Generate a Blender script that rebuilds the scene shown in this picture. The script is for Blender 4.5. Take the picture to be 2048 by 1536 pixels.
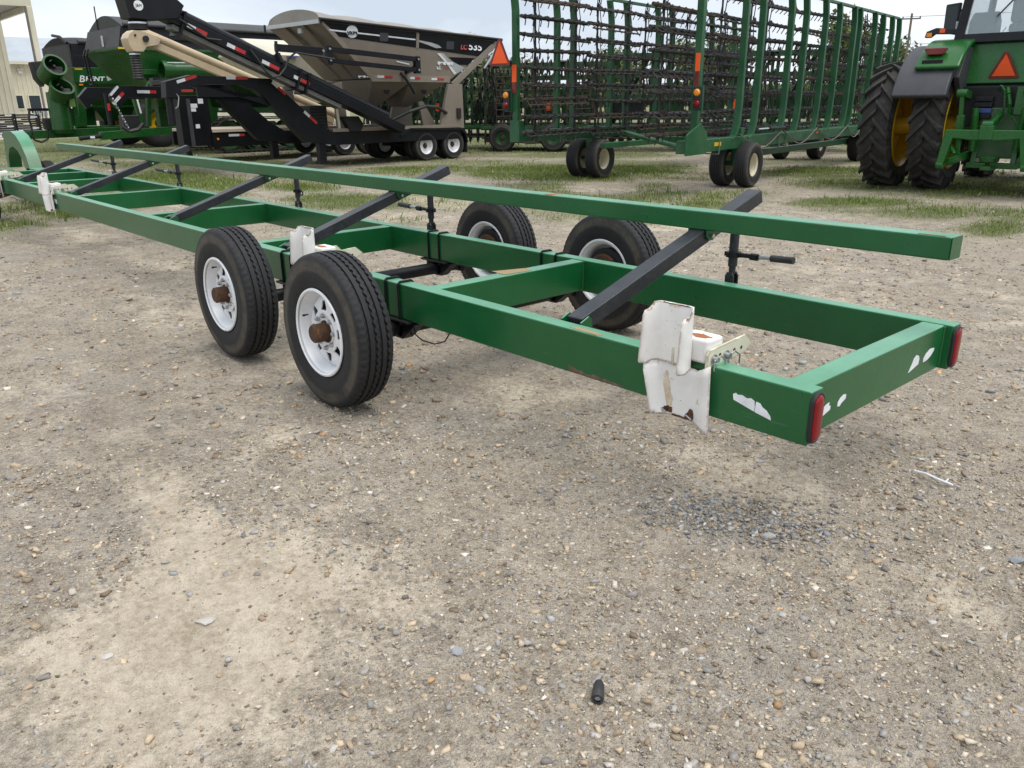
import bpy, bmesh, math, random
import numpy as np
from mathutils import Vector, Matrix
random.seed(7); RNG = np.random.default_rng(11)
R = math.radians
SC = bpy.context.scene
for o in list(bpy.data.objects): bpy.data.objects.remove(o)

# ---------------------------------------------------------------- camera
cam = bpy.data.cameras.new('camera'); camo = bpy.data.objects.new('camera', cam)
SC.collection.objects.link(camo); SC.camera = camo
cam.sensor_fit = 'HORIZONTAL'; cam.sensor_width = 36.0; cam.lens = 36.0 * 1604.85 / 2048
cam.clip_start = .05; cam.clip_end = 3000
def aim(yaw, pitch, roll):
    f = Vector((math.sin(yaw) * math.cos(pitch), math.cos(yaw) * math.cos(pitch), -math.sin(pitch)))
    r = Vector((math.cos(yaw), -math.sin(yaw), 0)); u = r.cross(f)
    rr = math.cos(roll) * r + math.sin(roll) * u; uu = -math.sin(roll) * r + math.cos(roll) * u
    return Matrix((rr, uu, -f)).transposed().to_4x4()
camo.matrix_world = Matrix.Translation((1.0199, -2.0663, 1.4575)) @ aim(-.8377, .3378, -.0104)

# ---------------------------------------------------------------- sky, sun, exposure
SUN_AZ, SUN_EL = R(80), R(70)        # azimuth clockwise from +y
w = bpy.data.worlds.new('World'); SC.world = w; w.use_nodes = True
nt = w.node_tree; nt.nodes.clear()
def N(t, ty, **k):
    n = t.nodes.new(ty)
    for a, b in k.items(): setattr(n, a, b)
    return n
sky = N(nt, 'ShaderNodeTexSky', sky_type='NISHITA', sun_disc=False)
sky.sun_elevation = SUN_EL; sky.sun_rotation = SUN_AZ; sky.dust_density = 2.0
bgs = N(nt, 'ShaderNodeBackground'); bgs.inputs[1].default_value = .10
nt.links.new(sky.outputs[0], bgs.inputs[0])
tc = N(nt, 'ShaderNodeTexCoord'); mp = N(nt, 'ShaderNodeMapping'); mp.inputs['Scale'].default_value = (1, 1, 2.6)
nt.links.new(tc.outputs['Generated'], mp.inputs[0])
n1 = N(nt, 'ShaderNodeTexNoise'); n1.inputs['Scale'].default_value = 2.3; n1.inputs['Detail'].default_value = 7; n1.inputs['Roughness'].default_value = .52
n1.inputs['Distortion'].default_value = .25
nt.links.new(mp.outputs[0], n1.inputs[0])
cr = N(nt, 'ShaderNodeValToRGB'); e = cr.color_ramp.elements
e[0].position = .38; e[0].color = (.33, .375, .435, 1); e[1].position = .62; e[1].color = (.565, .59, .62, 1)
nt.links.new(n1.outputs[0], cr.inputs[0])
bgc = N(nt, 'ShaderNodeBackground'); bgc.inputs[1].default_value = 1.0
nt.links.new(cr.outputs[0], bgc.inputs[0])
mx = N(nt, 'ShaderNodeMixShader'); mx.inputs[0].default_value = .93
nt.links.new(bgs.outputs[0], mx.inputs[1]); nt.links.new(bgc.outputs[0], mx.inputs[2])
wo = N(nt, 'ShaderNodeOutputWorld'); nt.links.new(mx.outputs[0], wo.inputs[0])

sl = bpy.data.lights.new('sun', 'SUN'); sl.energy = 1.5; sl.angle = R(50); sl.color = (1, .96, .9)
so = bpy.data.objects.new('sun', sl); SC.collection.objects.link(so)
so.rotation_euler = (R(90) - SUN_EL, 0, math.pi - SUN_AZ)
SC.view_settings.view_transform = 'Standard'; SC.view_settings.look = 'None'
SC.view_settings.exposure = 1.0; SC.view_settings.gamma = 1.0; SC.view_settings.use_curve_mapping = False

# ---------------------------------------------------------------- materials
MATS = {}
def base_mat(name):
    m = bpy.data.materials.new(name); m.use_nodes = True; t = m.node_tree
    return m, t, t.nodes['Principled BSDF']
def mixc(t, fac, a, b):
    n = N(t, 'ShaderNodeMix', data_type='RGBA')
    for s, v in ((0, fac), (6, a), (7, b)):
        if hasattr(v, 'is_linked') or hasattr(v, 'links'): t.links.new(v, n.inputs[s])
        else: n.inputs[s].default_value = v if s == 0 else (*v, 1)[:4]
    return n.outputs[2]
def noise(t, vec, scale, detail=4, rough=.55):
    n = N(t, 'ShaderNodeTexNoise'); n.inputs['Scale'].default_value = scale
    n.inputs['Detail'].default_value = detail; n.inputs['Roughness'].default_value = rough
    t.links.new(vec, n.inputs[0]); return n.outputs[0]
def ramp(t, v, lo, hi, a=0., b=1.):
    n = N(t, 'ShaderNodeMapRange'); n.inputs[1].default_value = lo; n.inputs[2].default_value = hi
    n.inputs[3].default_value = a; n.inputs[4].default_value = b; n.clamp = True
    t.links.new(v, n.inputs[0]); return n.outputs[0]
def mul(t, a, b, op='MULTIPLY'):
    n = N(t, 'ShaderNodeMath', operation=op)
    for i, v in enumerate((a, b)):
        if isinstance(v, (int, float)): n.inputs[i].default_value = v
        else: t.links.new(v, n.inputs[i])
    return n.outputs[0]
def paint(name, col, rough=.38, dirt=.25, dirtcol=(.30, .25, .19), rust=0., edge=0., metal=0., scale=5., bump=.05, rustcol=(.20, .075, .022), spec=.5, scratch=0., coat=0., sky_sheen=None, ethr=.40):
    if name in MATS: return MATS[name]
    m, t, b = base_mat(name)
    co = N(t, 'ShaderNodeTexCoord').outputs['Object']
    big = noise(t, co, scale, 6, .65); fine = noise(t, co, scale * 14, 4, .7)
    tone = mixc(t, ramp(t, big, .3, .7), tuple(c * .86 for c in col), tuple(min(1, c * 1.12) for c in col))
    msk = mul(t, ramp(t, mul(t, big, fine), .20, .42), dirt)
    c = mixc(t, msk, tone, dirtcol)
    rg = ramp(t, fine, .2, .8, rough * .8, min(1, rough * 1.3))
    if scratch:
        mp_ = N(t, 'ShaderNodeMapping'); mp_.inputs['Scale'].default_value = (3, 60, 60); mp_.inputs['Rotation'].default_value = (0, 0, .3)
        t.links.new(co, mp_.inputs[0]); s_ = noise(t, mp_.outputs[0], 2.2, 3, .6)
        c = mixc(t, mul(t, ramp(t, s_, .66, .74), scratch), c, (.42, .5, .46))
    if sky_sheen:                     # pale sky reflection painted into the colour of upper faces, with some dust
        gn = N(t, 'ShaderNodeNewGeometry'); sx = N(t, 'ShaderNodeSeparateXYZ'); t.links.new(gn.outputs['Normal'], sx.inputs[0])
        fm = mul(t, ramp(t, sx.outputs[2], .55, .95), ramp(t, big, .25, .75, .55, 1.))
        c = mixc(t, mul(t, fm, sky_sheen[1]), c, sky_sheen[0])
    if rust or edge:
        rm = ramp(t, noise(t, co, scale * 2.6, 8, .7), .66 - .14 * rust, .72 - .10 * rust) if rust else None
        if edge:
            bv = N(t, 'ShaderNodeBevel', samples=4); bv.inputs[0].default_value = .010
            g = N(t, 'ShaderNodeNewGeometry'); d = N(t, 'ShaderNodeVectorMath', operation='DOT_PRODUCT')
            t.links.new(bv.outputs[0], d.inputs[0]); t.links.new(g.outputs['Normal'], d.inputs[1])
            em = mul(t, ramp(t, d.outputs['Value'], .998, .93), ramp(t, noise(t, co, 30 if ethr < .5 else 9, 6, .7), ethr, ethr + .08))
            em = mul(t, em, edge)
            rm = em if rm is None else mul(t, rm, em, 'MAXIMUM')
        rc = mixc(t, fine, tuple(x * .5 for x in rustcol), tuple(x * 1.7 for x in rustcol))
        c = mixc(t, rm, c, rc)
        rg = mul(t, rg, rm, 'MAXIMUM')
    t.links.new(c, b.inputs['Base Color']); t.links.new(rg, b.inputs['Roughness'])
    b.inputs['Coat Weight'].default_value = coat; b.inputs['Coat Roughness'].default_value = .22; b.inputs['Coat IOR'].default_value = 1.6
    b.inputs['Metallic'].default_value = metal; b.inputs['Specular IOR Level'].default_value = spec
    if bump:
        bp = N(t, 'ShaderNodeBump'); bp.inputs['Strength'].default_value = bump; bp.inputs['Distance'].default_value = .01
        t.links.new(fine, bp.inputs['Height']); t.links.new(bp.outputs[0], b.inputs['Normal'])
    MATS[name] = m; return m
GREEN = paint('trailer_green_paint', (.0045, .100, .026), .30, .03, (.08, .18, .12), rust=.0, scale=3., scratch=.10, bump=0, coat=.25, spec=.38, edge=.55, ethr=.57, rustcol=(.20, .11, .05), sky_sheen=((.18, .46, .30), .72))
HGREEN = paint('harrow_green_paint', (.008, .085, .030), .42, .12, scale=3.)
JGREEN = paint('tractor_green_paint', (.009, .100, .014), .27, .03, scale=2., bump=.01)
CGREEN = paint('cart_green_paint', (.0045, .066, .009), .28, .08, scale=1.5, bump=.01)
DGREEN = paint('implement_green_paint', (.006, .065, .014), .4, .2, scale=3.)
BLACK = paint('black_paint', (.006, .0065, .009), .36, .08, (.07, .065, .06), scale=3., bump=.02, spec=.28)
ARMBLK = paint('arm_black_paint', (.013, .015, .020), .36, .22, (.13, .13, .14), scale=7., bump=.06, scratch=.2)
IRON = paint('dark_iron', (.010, .0095, .010), .5, .25, (.07, .058, .05), rust=.0, scale=6., bump=.15)
RUSTY = paint('rusty_iron', (.040, .028, .022), .8, .5, (.085, .05, .03), rust=.5, scale=6., bump=.2, rustcol=(.10, .045, .022))
WHITE = paint('white_clamp_paint', (.80, .79, .77), .34, .12, (.55, .48, .36), rust=.10, edge=.9, scale=7., bump=.04, rustcol=(.22, .085, .02))
CREAM = paint('cream_clamp_paint', (.66, .66, .52), .38, .18, (.42, .35, .22), rust=.12, edge=.75, scale=8., bump=.04, rustcol=(.22, .085, .02))
WHEELW = paint('white_wheel_paint', (.82, .83, .85), .30, .08, (.5, .33, .22), rust=.0, scale=6., bump=.02)
WHEELR = paint('white_wheel_paint_chipped', (.82, .83, .85), .30, .12, (.4, .33, .22), rust=.42, scale=4.2, bump=.02, rustcol=(.13, .07, .03))
CREAMW = paint('cream_wheel_paint', (.62, .58, .42), .4, .25, (.25, .18, .1), rust=.12, scale=6.)
YELLOW = paint('yellow_wheel_paint', (.68, .43, .012), .35, .12, scale=3.)
HUBR = paint('rusty_hub', (.055, .026, .012), .75, .6, (.16, .07, .02), rust=.7, scale=18., bump=.3)
STEEL = paint('galvanised_steel', (.45, .46, .47), .38, .3, (.2, .18, .15), metal=.85, scale=20.)
CHROME = paint('bright_steel', (.62, .64, .66), .2, .05, metal=.95)
LGREY = paint('light_grey_metal', (.50, .52, .53), .4, .15)
TAN = paint('tan_grey_hopper_paint', (.225, .190, .155), .34, .04, (.28, .24, .19), metal=.0, scale=1.2, bump=.01)
TARPT = paint('grey_roll_tarp', (.26, .24, .21), .55, .05, scale=1.5)
TARPB = paint('black_roll_tarp', (.008, .008, .010), .5, .08, (.06, .055, .05), scale=1.5, spec=.25)
TARPG = paint('faded_black_tarp', (.040, .040, .041), .6, .2, (.1, .095, .09), scale=1.5)
BEIGE = paint('beige_auger_paint', (.52, .41, .27), .42, .12, (.33, .24, .15), scale=2.)
IVORY = paint('ivory_hopper_paint', (.60, .57, .46), .35, .12, scale=1.5)
SIDING = paint('cream_metal_siding', (.60, .56, .43), .5, .10, (.4, .36, .28), scale=.5, bump=0)
TRIM = paint('cream_trim', (.66, .62, .50), .5, .1, scale=.5, bump=0)
ROOFM = paint('grey_metal_roof', (.38, .42, .46), .4, .1, scale=.5, bump=0)
CONC = paint('pale_concrete', (.50, .48, .44), .85, .3, (.3, .28, .25), scale=.4)
PLAST = paint('black_plastic', (.010, .011, .013), .5, .12, (.06, .057, .055), scale=8.)
GREYP = paint('dark_grey_plastic', (.045, .047, .055), .5, .12, (.12, .11, .10), scale=4.)
BELLOW = paint('rubber_bellows', (.02, .02, .022), .55, .3, (.12, .11, .10), scale=10.)
TAPEW = paint('white_reflective_tape', (.62, .64, .66), .35, .1, bump=0)
TAPER = paint('red_reflective_tape', (.42, .02, .02), .35, .1, bump=0)
STICK = paint('white_sticker', (.78, .80, .84), .4, .06, (.5, .52, .6), scale=30., bump=0)
ORANGE = paint('fluorescent_orange', (1., .11, .015), .5, .0, bump=0)
DRED = paint('dark_red_reflector', (.16, .012, .015), .35, .1, bump=0)
AMBER = paint('amber_lens', (.80, .28, .02), .2, .05, bump=0)
DECKW = paint('pale_deck_edge', (.5, .43, .34), .6, .3)
YELLOWS = paint('yellow_sticker', (.65, .42, .02), .4, .1, bump=0)
WOOD = paint('weathered_wood', (.17, .14, .11), .85, .4, scale=3.)
BARK = paint('bark', (.09, .075, .06), .9, .4, scale=6.)
SEATG = paint('grey_seat_fabric', (.10, .105, .11), .8, .1)
PRINTW = paint('white_print', (.74, .76, .78), .4, 0, bump=0)
PRINTR = paint('red_print', (.45, .05, .05), .4, 0, bump=0)
PRINTG = paint('silver_print', (.40, .41, .42), .35, 0, bump=0)
PRINTK = paint('black_print', (.012, .012, .014), .4, 0, bump=0)
def rubber(name, col=(.020, .0205, .022), dust=.35, dustcol=(.105, .09, .068), side=None):
    m, t, b = base_mat(name); co = N(t, 'ShaderNodeTexCoord').outputs['Object']
    n_ = noise(t, co, 7, 6, .7); f_ = noise(t, co, 60, 3, .6)
    c = mixc(t, ramp(t, f_, .3, .7), tuple(x * .75 for x in col), tuple(x * 1.35 for x in col))
    dm = mul(t, ramp(t, n_, .42, .68), dust)
    if side:                     # dried mud film on the upper sidewall
        sx = N(t, 'ShaderNodeSeparateXYZ'); t.links.new(co, sx.inputs[0])
        rr_ = mul(t, mul(t, mul(t, sx.outputs[0], sx.outputs[0]), mul(t, sx.outputs[2], sx.outputs[2]), 'ADD'), .5, 'POWER')
        band = mul(t, ramp(t, rr_, side[0], side[0] + .02), ramp(t, rr_, side[1], side[1] - .02))
        dm = mul(t, dm, mul(t, mul(t, band, ramp(t, n_, .25, .6)), .75), 'MAXIMUM')
    c = mixc(t, dm, c, dustcol)
    t.links.new(c, b.inputs['Base Color']); b.inputs['Roughness'].default_value = .72
    b.inputs['Specular IOR Level'].default_value = .35
    bp = N(t, 'ShaderNodeBump'); bp.inputs['Strength'].default_value = .35; bp.inputs['Distance'].default_value = .004
    t.links.new(f_, bp.inputs['Height']); t.links.new(bp.outputs[0], b.inputs['Normal'])
    return m
RUB = rubber('tyre_rubber', col=(.017, .0175, .0195), dust=.08, side=(.298, .366)); RUBF = rubber('field_tyre_rubber', col=(.024, .0235, .023), dust=.55, dustcol=(.085, .077, .064)); RUBD = rubber('dark_rubber', dust=.15)
def glassm(name, col, rough=.05, alpha=None, trans=0.):
    m, t, b = base_mat(name); b.inputs['Base Color'].default_value = (*col, 1); b.inputs['Roughness'].default_value = rough
    b.inputs['Transmission Weight'].default_value = trans; b.inputs['IOR'].default_value = 1.45
    if alpha: b.inputs['Alpha'].default_value = alpha
    return m
REDL = glassm('red_lens', (.20, .004, .008), .16); WINDOW = glassm('dark_window_glass', (.02, .03, .035), .04)
CABG = glassm('cab_glass', (.55, .66, .70), .02, alpha=.28)

# ---------------------------------------------------------------- mesh helpers
class MB:
    def __init__(s): s.v = []; s.f = []
    def add(s, vs, fs):
        o = len(s.v); s.v += [tuple(p) for p in vs]; s.f += [tuple(i + o for i in q) for q in fs]; return s
    def hexa(s, p):       # 8 points: bottom 4 ccw, top 4 ccw
        return s.add(p, [(3, 2, 1, 0), (4, 5, 6, 7), (0, 1, 5, 4), (1, 2, 6, 5), (2, 3, 7, 6), (3, 0, 4, 7)])
    def box(s, x0, x1, y0, y1, z0, z1):
        return s.hexa([(x0, y0, z0), (x1, y0, z0), (x1, y1, z0), (x0, y1, z0), (x0, y0, z1), (x1, y0, z1), (x1, y1, z1), (x0, y1, z1)])
    def bar(s, p, q, w_, h, up=(0, 0, 1)):     # rectangular bar p->q, w_ across, h along up
        p = Vector(p); q = Vector(q); d = (q - p).normalized(); u = Vector(up)
        if abs(d.dot(u)) > .98: u = Vector((1, 0, 0))
        r = d.cross(u).normalized(); u = r.cross(d).normalized(); a = r * w_ / 2; b = u * h / 2
        return s.hexa([p - a - b, p + a - b, q + a - b, q - a - b, p - a + b, p + a + b, q + a + b, q - a + b])
    def tube(s, p, q, r, n=8, r2=None, cap=True):
        p = Vector(p); q = Vector(q); d = (q - p).normalized(); r2 = r if r2 is None else r2
        u = Vector((0, 0, 1)) if abs(d.z) < .9 else Vector((1, 0, 0)); a = d.cross(u).normalized(); b = d.cross(a)
        vs = []; fs = []
        for i in range(n):
            c_, s_ = math.cos(2 * math.pi * i / n), math.sin(2 * math.pi * i / n); k = a * c_ + b * s_
            vs += [p + k * r, q + k * r2]
        for i in range(n):
            j = (i + 1) % n; fs.append((2 * i, 2 * i + 1, 2 * j + 1, 2 * j))
        if cap: fs += [tuple(2 * i for i in range(n)), tuple(2 * i + 1 for i in reversed(range(n)))]
        return s.add(vs, fs)
    def path(s, pts, r, n=6):
        for a, b in zip(pts[:-1], pts[1:]): s.tube(a, b, r, n)
        return s
    def prism(s, poly, d0, d1, ax='y'):          # poly in the two other axes, extruded from d0 to d1
        m = {'x': lambda a, b, d: (d, a, b), 'y': lambda a, b, d: (a, d, b), 'z': lambda a, b, d: (a, b, d)}[ax]
        n = len(poly); vs = [m(a, b, d0) for a, b in poly] + [m(a, b, d1) for a, b in poly]
        fs = [tuple(range(n)), tuple(range(2 * n - 1, n - 1, -1))] + [(i, n + i, n + (i + 1) % n, (i + 1) % n) for i in range(n)]
        return s.add(vs, fs)
    def lathe(s, prof, n=32, ax='y', c=(0, 0, 0), close=False):   # prof: (axial, radius)
        vs = []; fs = []; m = len(prof)
        for i in range(n):
            a = 2 * math.pi * i / n; ca, sa = math.cos(a), math.sin(a)
            for (d, r) in prof:
                p = {'y': (r * ca, d, r * sa), 'x': (d, r * ca, r * sa), 'z': (r * ca, r * sa, d)}[ax]
                vs.append((p[0] + c[0], p[1] + c[1], p[2] + c[2]))
        for i in range(n):
            j = (i + 1) % n
            for k in range(m - 1 + (1 if close else 0)):
                l = (k + 1) % m
                fs.append((i * m + k, j * m + k, j * m + l, i * m + l))
        return s.add(vs, fs)
    def sweep(s, loops):                          # list of equal-length point loops
        n = len(loops[0]); vs = [p for l in loops for p in l]; fs = []
        for k in range(len(loops) - 1):
            for i in range(n): fs.append((k * n + i, k * n + (i + 1) % n, (k + 1) * n + (i + 1) % n, (k + 1) * n + i))
        fs += [tuple(reversed(range(n))), tuple((len(loops) - 1) * n + i for i in range(n))]
        return s.add(vs, fs)
    def mesh(s, name):
        me = bpy.data.meshes.new(name); me.from_pydata(s.v, [], s.f); me.update()
        bm = bmesh.new(); bm.from_mesh(me); bmesh.ops.recalc_face_normals(bm, faces=bm.faces); bm.to_mesh(me); bm.free()
        return me
    def build(s, name, mat, parent=None, bevel=0., smooth=False, loc=None, rot=None, seg=2):
        return link(name, s.mesh(name), mat, parent, bevel, smooth, loc, rot, seg)
def link(name, me, mat, parent=None, bevel=0., smooth=False, loc=None, rot=None, seg=2):
    o = bpy.data.objects.new(name, me); SC.collection.objects.link(o)
    if mat is not None and not me.materials: me.materials.append(mat)
    if parent is not None: o.parent = parent
    if loc is not None: o.location = loc
    if rot is not None: o.rotation_euler = rot
    if smooth:
        me.polygons.foreach_set('use_smooth', [True] * len(me.polygons))
        try: me.set_sharp_from_angle(angle=R(38))
        except Exception: pass
    if bevel:
        b = o.modifiers.new('bevel', 'BEVEL'); b.width = bevel; b.segments = seg; b.limit_method = 'ANGLE'; b.angle_limit = R(35)
        if not smooth and seg > 1:
            me.polygons.foreach_set('use_smooth', [True] * len(me.polygons)); b.harden_normals = True
    return o
def tag(o, label=None, cat=None, group=None, kind=None):
    for k, v in (('label', label), ('category', cat), ('group', group), ('kind', kind)):
        if v: o[k] = v
    return o
def thing(name, label, cat, loc=(0, 0, 0), rz=0., group=None):
    o = bpy.data.objects.new(name, None); SC.collection.objects.link(o); o.location = loc; o.rotation_euler = (0, 0, rz)
    return tag(o, label, cat, group)
def part(name, parent, loc=(0, 0, 0), rot=(0, 0, 0)):
    o = bpy.data.objects.new(name, None); SC.collection.objects.link(o); o.parent = parent; o.location = loc; o.rotation_euler = rot; return o
def copy_tree(o, parent=None, loc=None, rot=None):
    c = o.copy(); SC.collection.objects.link(c); c.parent = parent
    if loc is not None: c.location = loc
    if rot is not None: c.rotation_euler = rot
    for ch in list(o.children): copy_tree(ch, c)
    return c
def text(name, body, size, mat, parent, loc, rot, ext=.004, shear=0., sx=1., align='CENTER', off=0.):
    cu = bpy.data.curves.new(name, 'FONT'); cu.body = body; cu.size = size; cu.extrude = ext; cu.shear = shear; cu.align_x = align; cu.align_y = 'CENTER'; cu.offset = off
    to = bpy.data.objects.new(name + '_tmp', cu); SC.collection.objects.link(to)
    bpy.context.view_layer.update()
    me = bpy.data.meshes.new_from_object(to.evaluated_get(bpy.context.evaluated_depsgraph_get()))
    bpy.data.objects.remove(to)
    o = link(name, me, mat, parent, loc=loc, rot=rot); o.scale = (sx, 1, 1); return o

# ---------------------------------------------------------------- ground
def vnoise(x, y, seed=0):
    xi = np.floor(x).astype(np.int64); yi = np.floor(y).astype(np.int64); fx = x - xi; fy = y - yi
    def h(a, b):
        k = (a * 374761393 + b * 668265263 + seed * 1442695041) & 0x7fffffff
        k = ((k ^ (k >> 13)) * 1274126177) & 0x7fffffff
        return ((k ^ (k >> 16)) & 0xffff) / 65535.
    sx = fx * fx * (3 - 2 * fx); sy = fy * fy * (3 - 2 * fy)
    a = h(xi, yi) * (1 - sx) + h(xi + 1, yi) * sx; b = h(xi, yi + 1) * (1 - sx) + h(xi + 1, yi + 1) * sx
    return a * (1 - sy) + b * sy
def fbm(x, y, seed=0, oct=4):
    v = 0; a = .5; n = 0
    for k in range(oct):
        v = v + a * vnoise(x * 2 ** k, y * 2 ** k, seed + k); n += a; a *= .5
    return v / n
def blob(x, y, cx, cy, rx, ry, ang=0.):
    c, s = math.cos(ang), math.sin(ang); dx, dy = x - cx, y - cy
    return np.exp(-(((dx * c + dy * s) / rx) ** 2 + ((-dx * s + dy * c) / ry) ** 2))
def bare_mask(x, y):     # pale dry mud crust, the rest is gravelly
    b = .85 * blob(x, y, -.95, -1.50, .75, .42, -.5) + .75 * blob(x, y, -1.75, -1.22, .7, .12, -.15) + .55 * blob(x, y, -.75, -.85, .35, .22) \
        + .35 * blob(x, y, -.25, .75, .5, .3, .6) + .6 * blob(x, y, .3, .35, .4, .25) + .4 * blob(x, y, -6.5, 6.5, 2.5, 1.0, -.3) + .5 * blob(x, y, -9.5, 5.6, 1.6, .7, -.2)
    return np.clip(b + 1.3 * (fbm(x * 1.6, y * 1.6, 3, 5) - .50), 0, 1)
def dark_mask(x, y):
    b = .35 * blob(x, y, -2.6, -1.1, .8, .35, -.3) + .45 * blob(x, y, -9.5, -.1, 3.2, .6) + .3 * blob(x, y, -4.2, -.7, 1.6, .5, -.2)
    return np.clip(b + .6 * (fbm(x * .9 + 9, y * .9, 21, 4) - .55), 0, 1)
GP = [(-10.35,4.75,.65,.61,-.85,.52),(-11.56,10.88,.99,.85,-1.29,1.33),(-12.56,10.02,.59,.51,-1.,.89),(-11.13,13.09,.70,.59,-1.33,1.64),(-7.51,14.38,.92,.79,-.61,1.15),
 (-5.39,13.31,1.18,1.05,-.48,1.12),(-4.61,9.81,.63,.59,-.23,.47),(-3.37,9.41,.43,.40,-.25,.62),(-4.03,13.31,.60,.55,-.42,1.23),(-2.24,8.60,.25,.24,-.20,.59),(-17.49,4.55,.79,.69,-1.62,.60),
 (-15.26,4.52,.55,.49,-1.30,.54),(-29.28,6.24,2.65,2.07,-3.38,.95),(-19.26,15.78,2.09,1.61,-1.52,1.34),(-18.89,7.60,.83,.69,-1.35,.67),(-12.95,5.27,.43,.39,-.69,.37),(-15.24,15.69,1.69,1.34,-.93,1.02),
 (-12.19,1.07,.33,.32,-.51,.13),(-5.93,8.16,.32,.30,-.28,.40),(-21.42,5.48,1.08,.90,-1.55,.54)]
def grass_mask(x, y):
    g = 0 * x
    for cx, cy, ax, ay, bx, by in GP:
        det = ax * by - ay * bx; u = ((x - cx) * by - (y - cy) * bx) / det; v = (ax * (y - cy) - ay * (x - cx)) / det
        g = np.maximum(g, np.exp(-(u * u + v * v) * .8))
    d = np.hypot(x - 1, y + 2)
    far = np.clip((d - 11) / 8, 0, 1) * np.clip(1.9 * (fbm(x * .33, y * .33, 40, 3) - .50), 0, .8) + np.clip((d - 24) / 6, 0, 1) * .5
    far = np.maximum(far, np.clip((d - 8) / 4, 0, 1) * np.clip(1.5 * (fbm(x * .8, y * .8, 45, 4) - .36), 0, .42))
    return np.clip((np.maximum(g, far)) * (.45 + 1.1 * fbm(x * 1.7, y * 1.7, 50, 3)), 0, 1)
def relief(x, y):
    d = np.hypot(x - 1, y + 2); f = 1 / (1 + (d / 14) ** 2)
    return (-.004 + .030 * (fbm(x * .8, y * .8, 60, 3) - .5) + .016 * (fbm(x * 5, y * 5, 70, 4) - .5) + .007 * (vnoise(x * 30, y * 30, 80) - .5)) * f
def np_mesh(name, verts, faces, k, cols=None, smooth=False):
    me = bpy.data.meshes.new(name); nv, nf = len(verts), len(faces)
    me.vertices.add(nv); me.vertices.foreach_set('co', verts.astype(np.float32).ravel())
    me.loops.add(nf * k); me.loops.foreach_set('vertex_index', faces.astype(np.int32).ravel())
    me.polygons.add(nf); me.polygons.foreach_set('loop_start', np.arange(0, nf * k, k, dtype=np.int32))
    if smooth: me.polygons.foreach_set('use_smooth', np.ones(nf, dtype=bool))
    if cols is not None:
        a = me.color_attributes.new('col', 'FLOAT_COLOR', 'POINT')
        a.data.foreach_set('color', np.concatenate([cols, np.ones((nv, 1))], 1).astype(np.float32).ravel())
    me.update(calc_edges=True); me.validate(); return me
K, S, NG = 9.0, 900., 330
uu = np.linspace(-1, 1, NG); ax_ = S * np.sinh(K * uu) / math.sinh(K)
gx, gy = np.meshgrid(ax_ - .6, ax_ + .2, indexing='ij'); gx = gx.ravel(); gy = gy.ravel()
gz = relief(gx, gy)
ii = np.arange(NG * NG).reshape(NG, NG)
gf = np.stack([ii[:-1, :-1], ii[1:, :-1], ii[1:, 1:], ii[:-1, 1:]], -1).reshape(-1, 4)
gme = np_mesh('ground', np.stack([gx, gy, gz], -1), gf, 4, np.stack([bare_mask(gx, gy), dark_mask(gx, gy), grass_mask(gx, gy)], -1), True)
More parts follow.
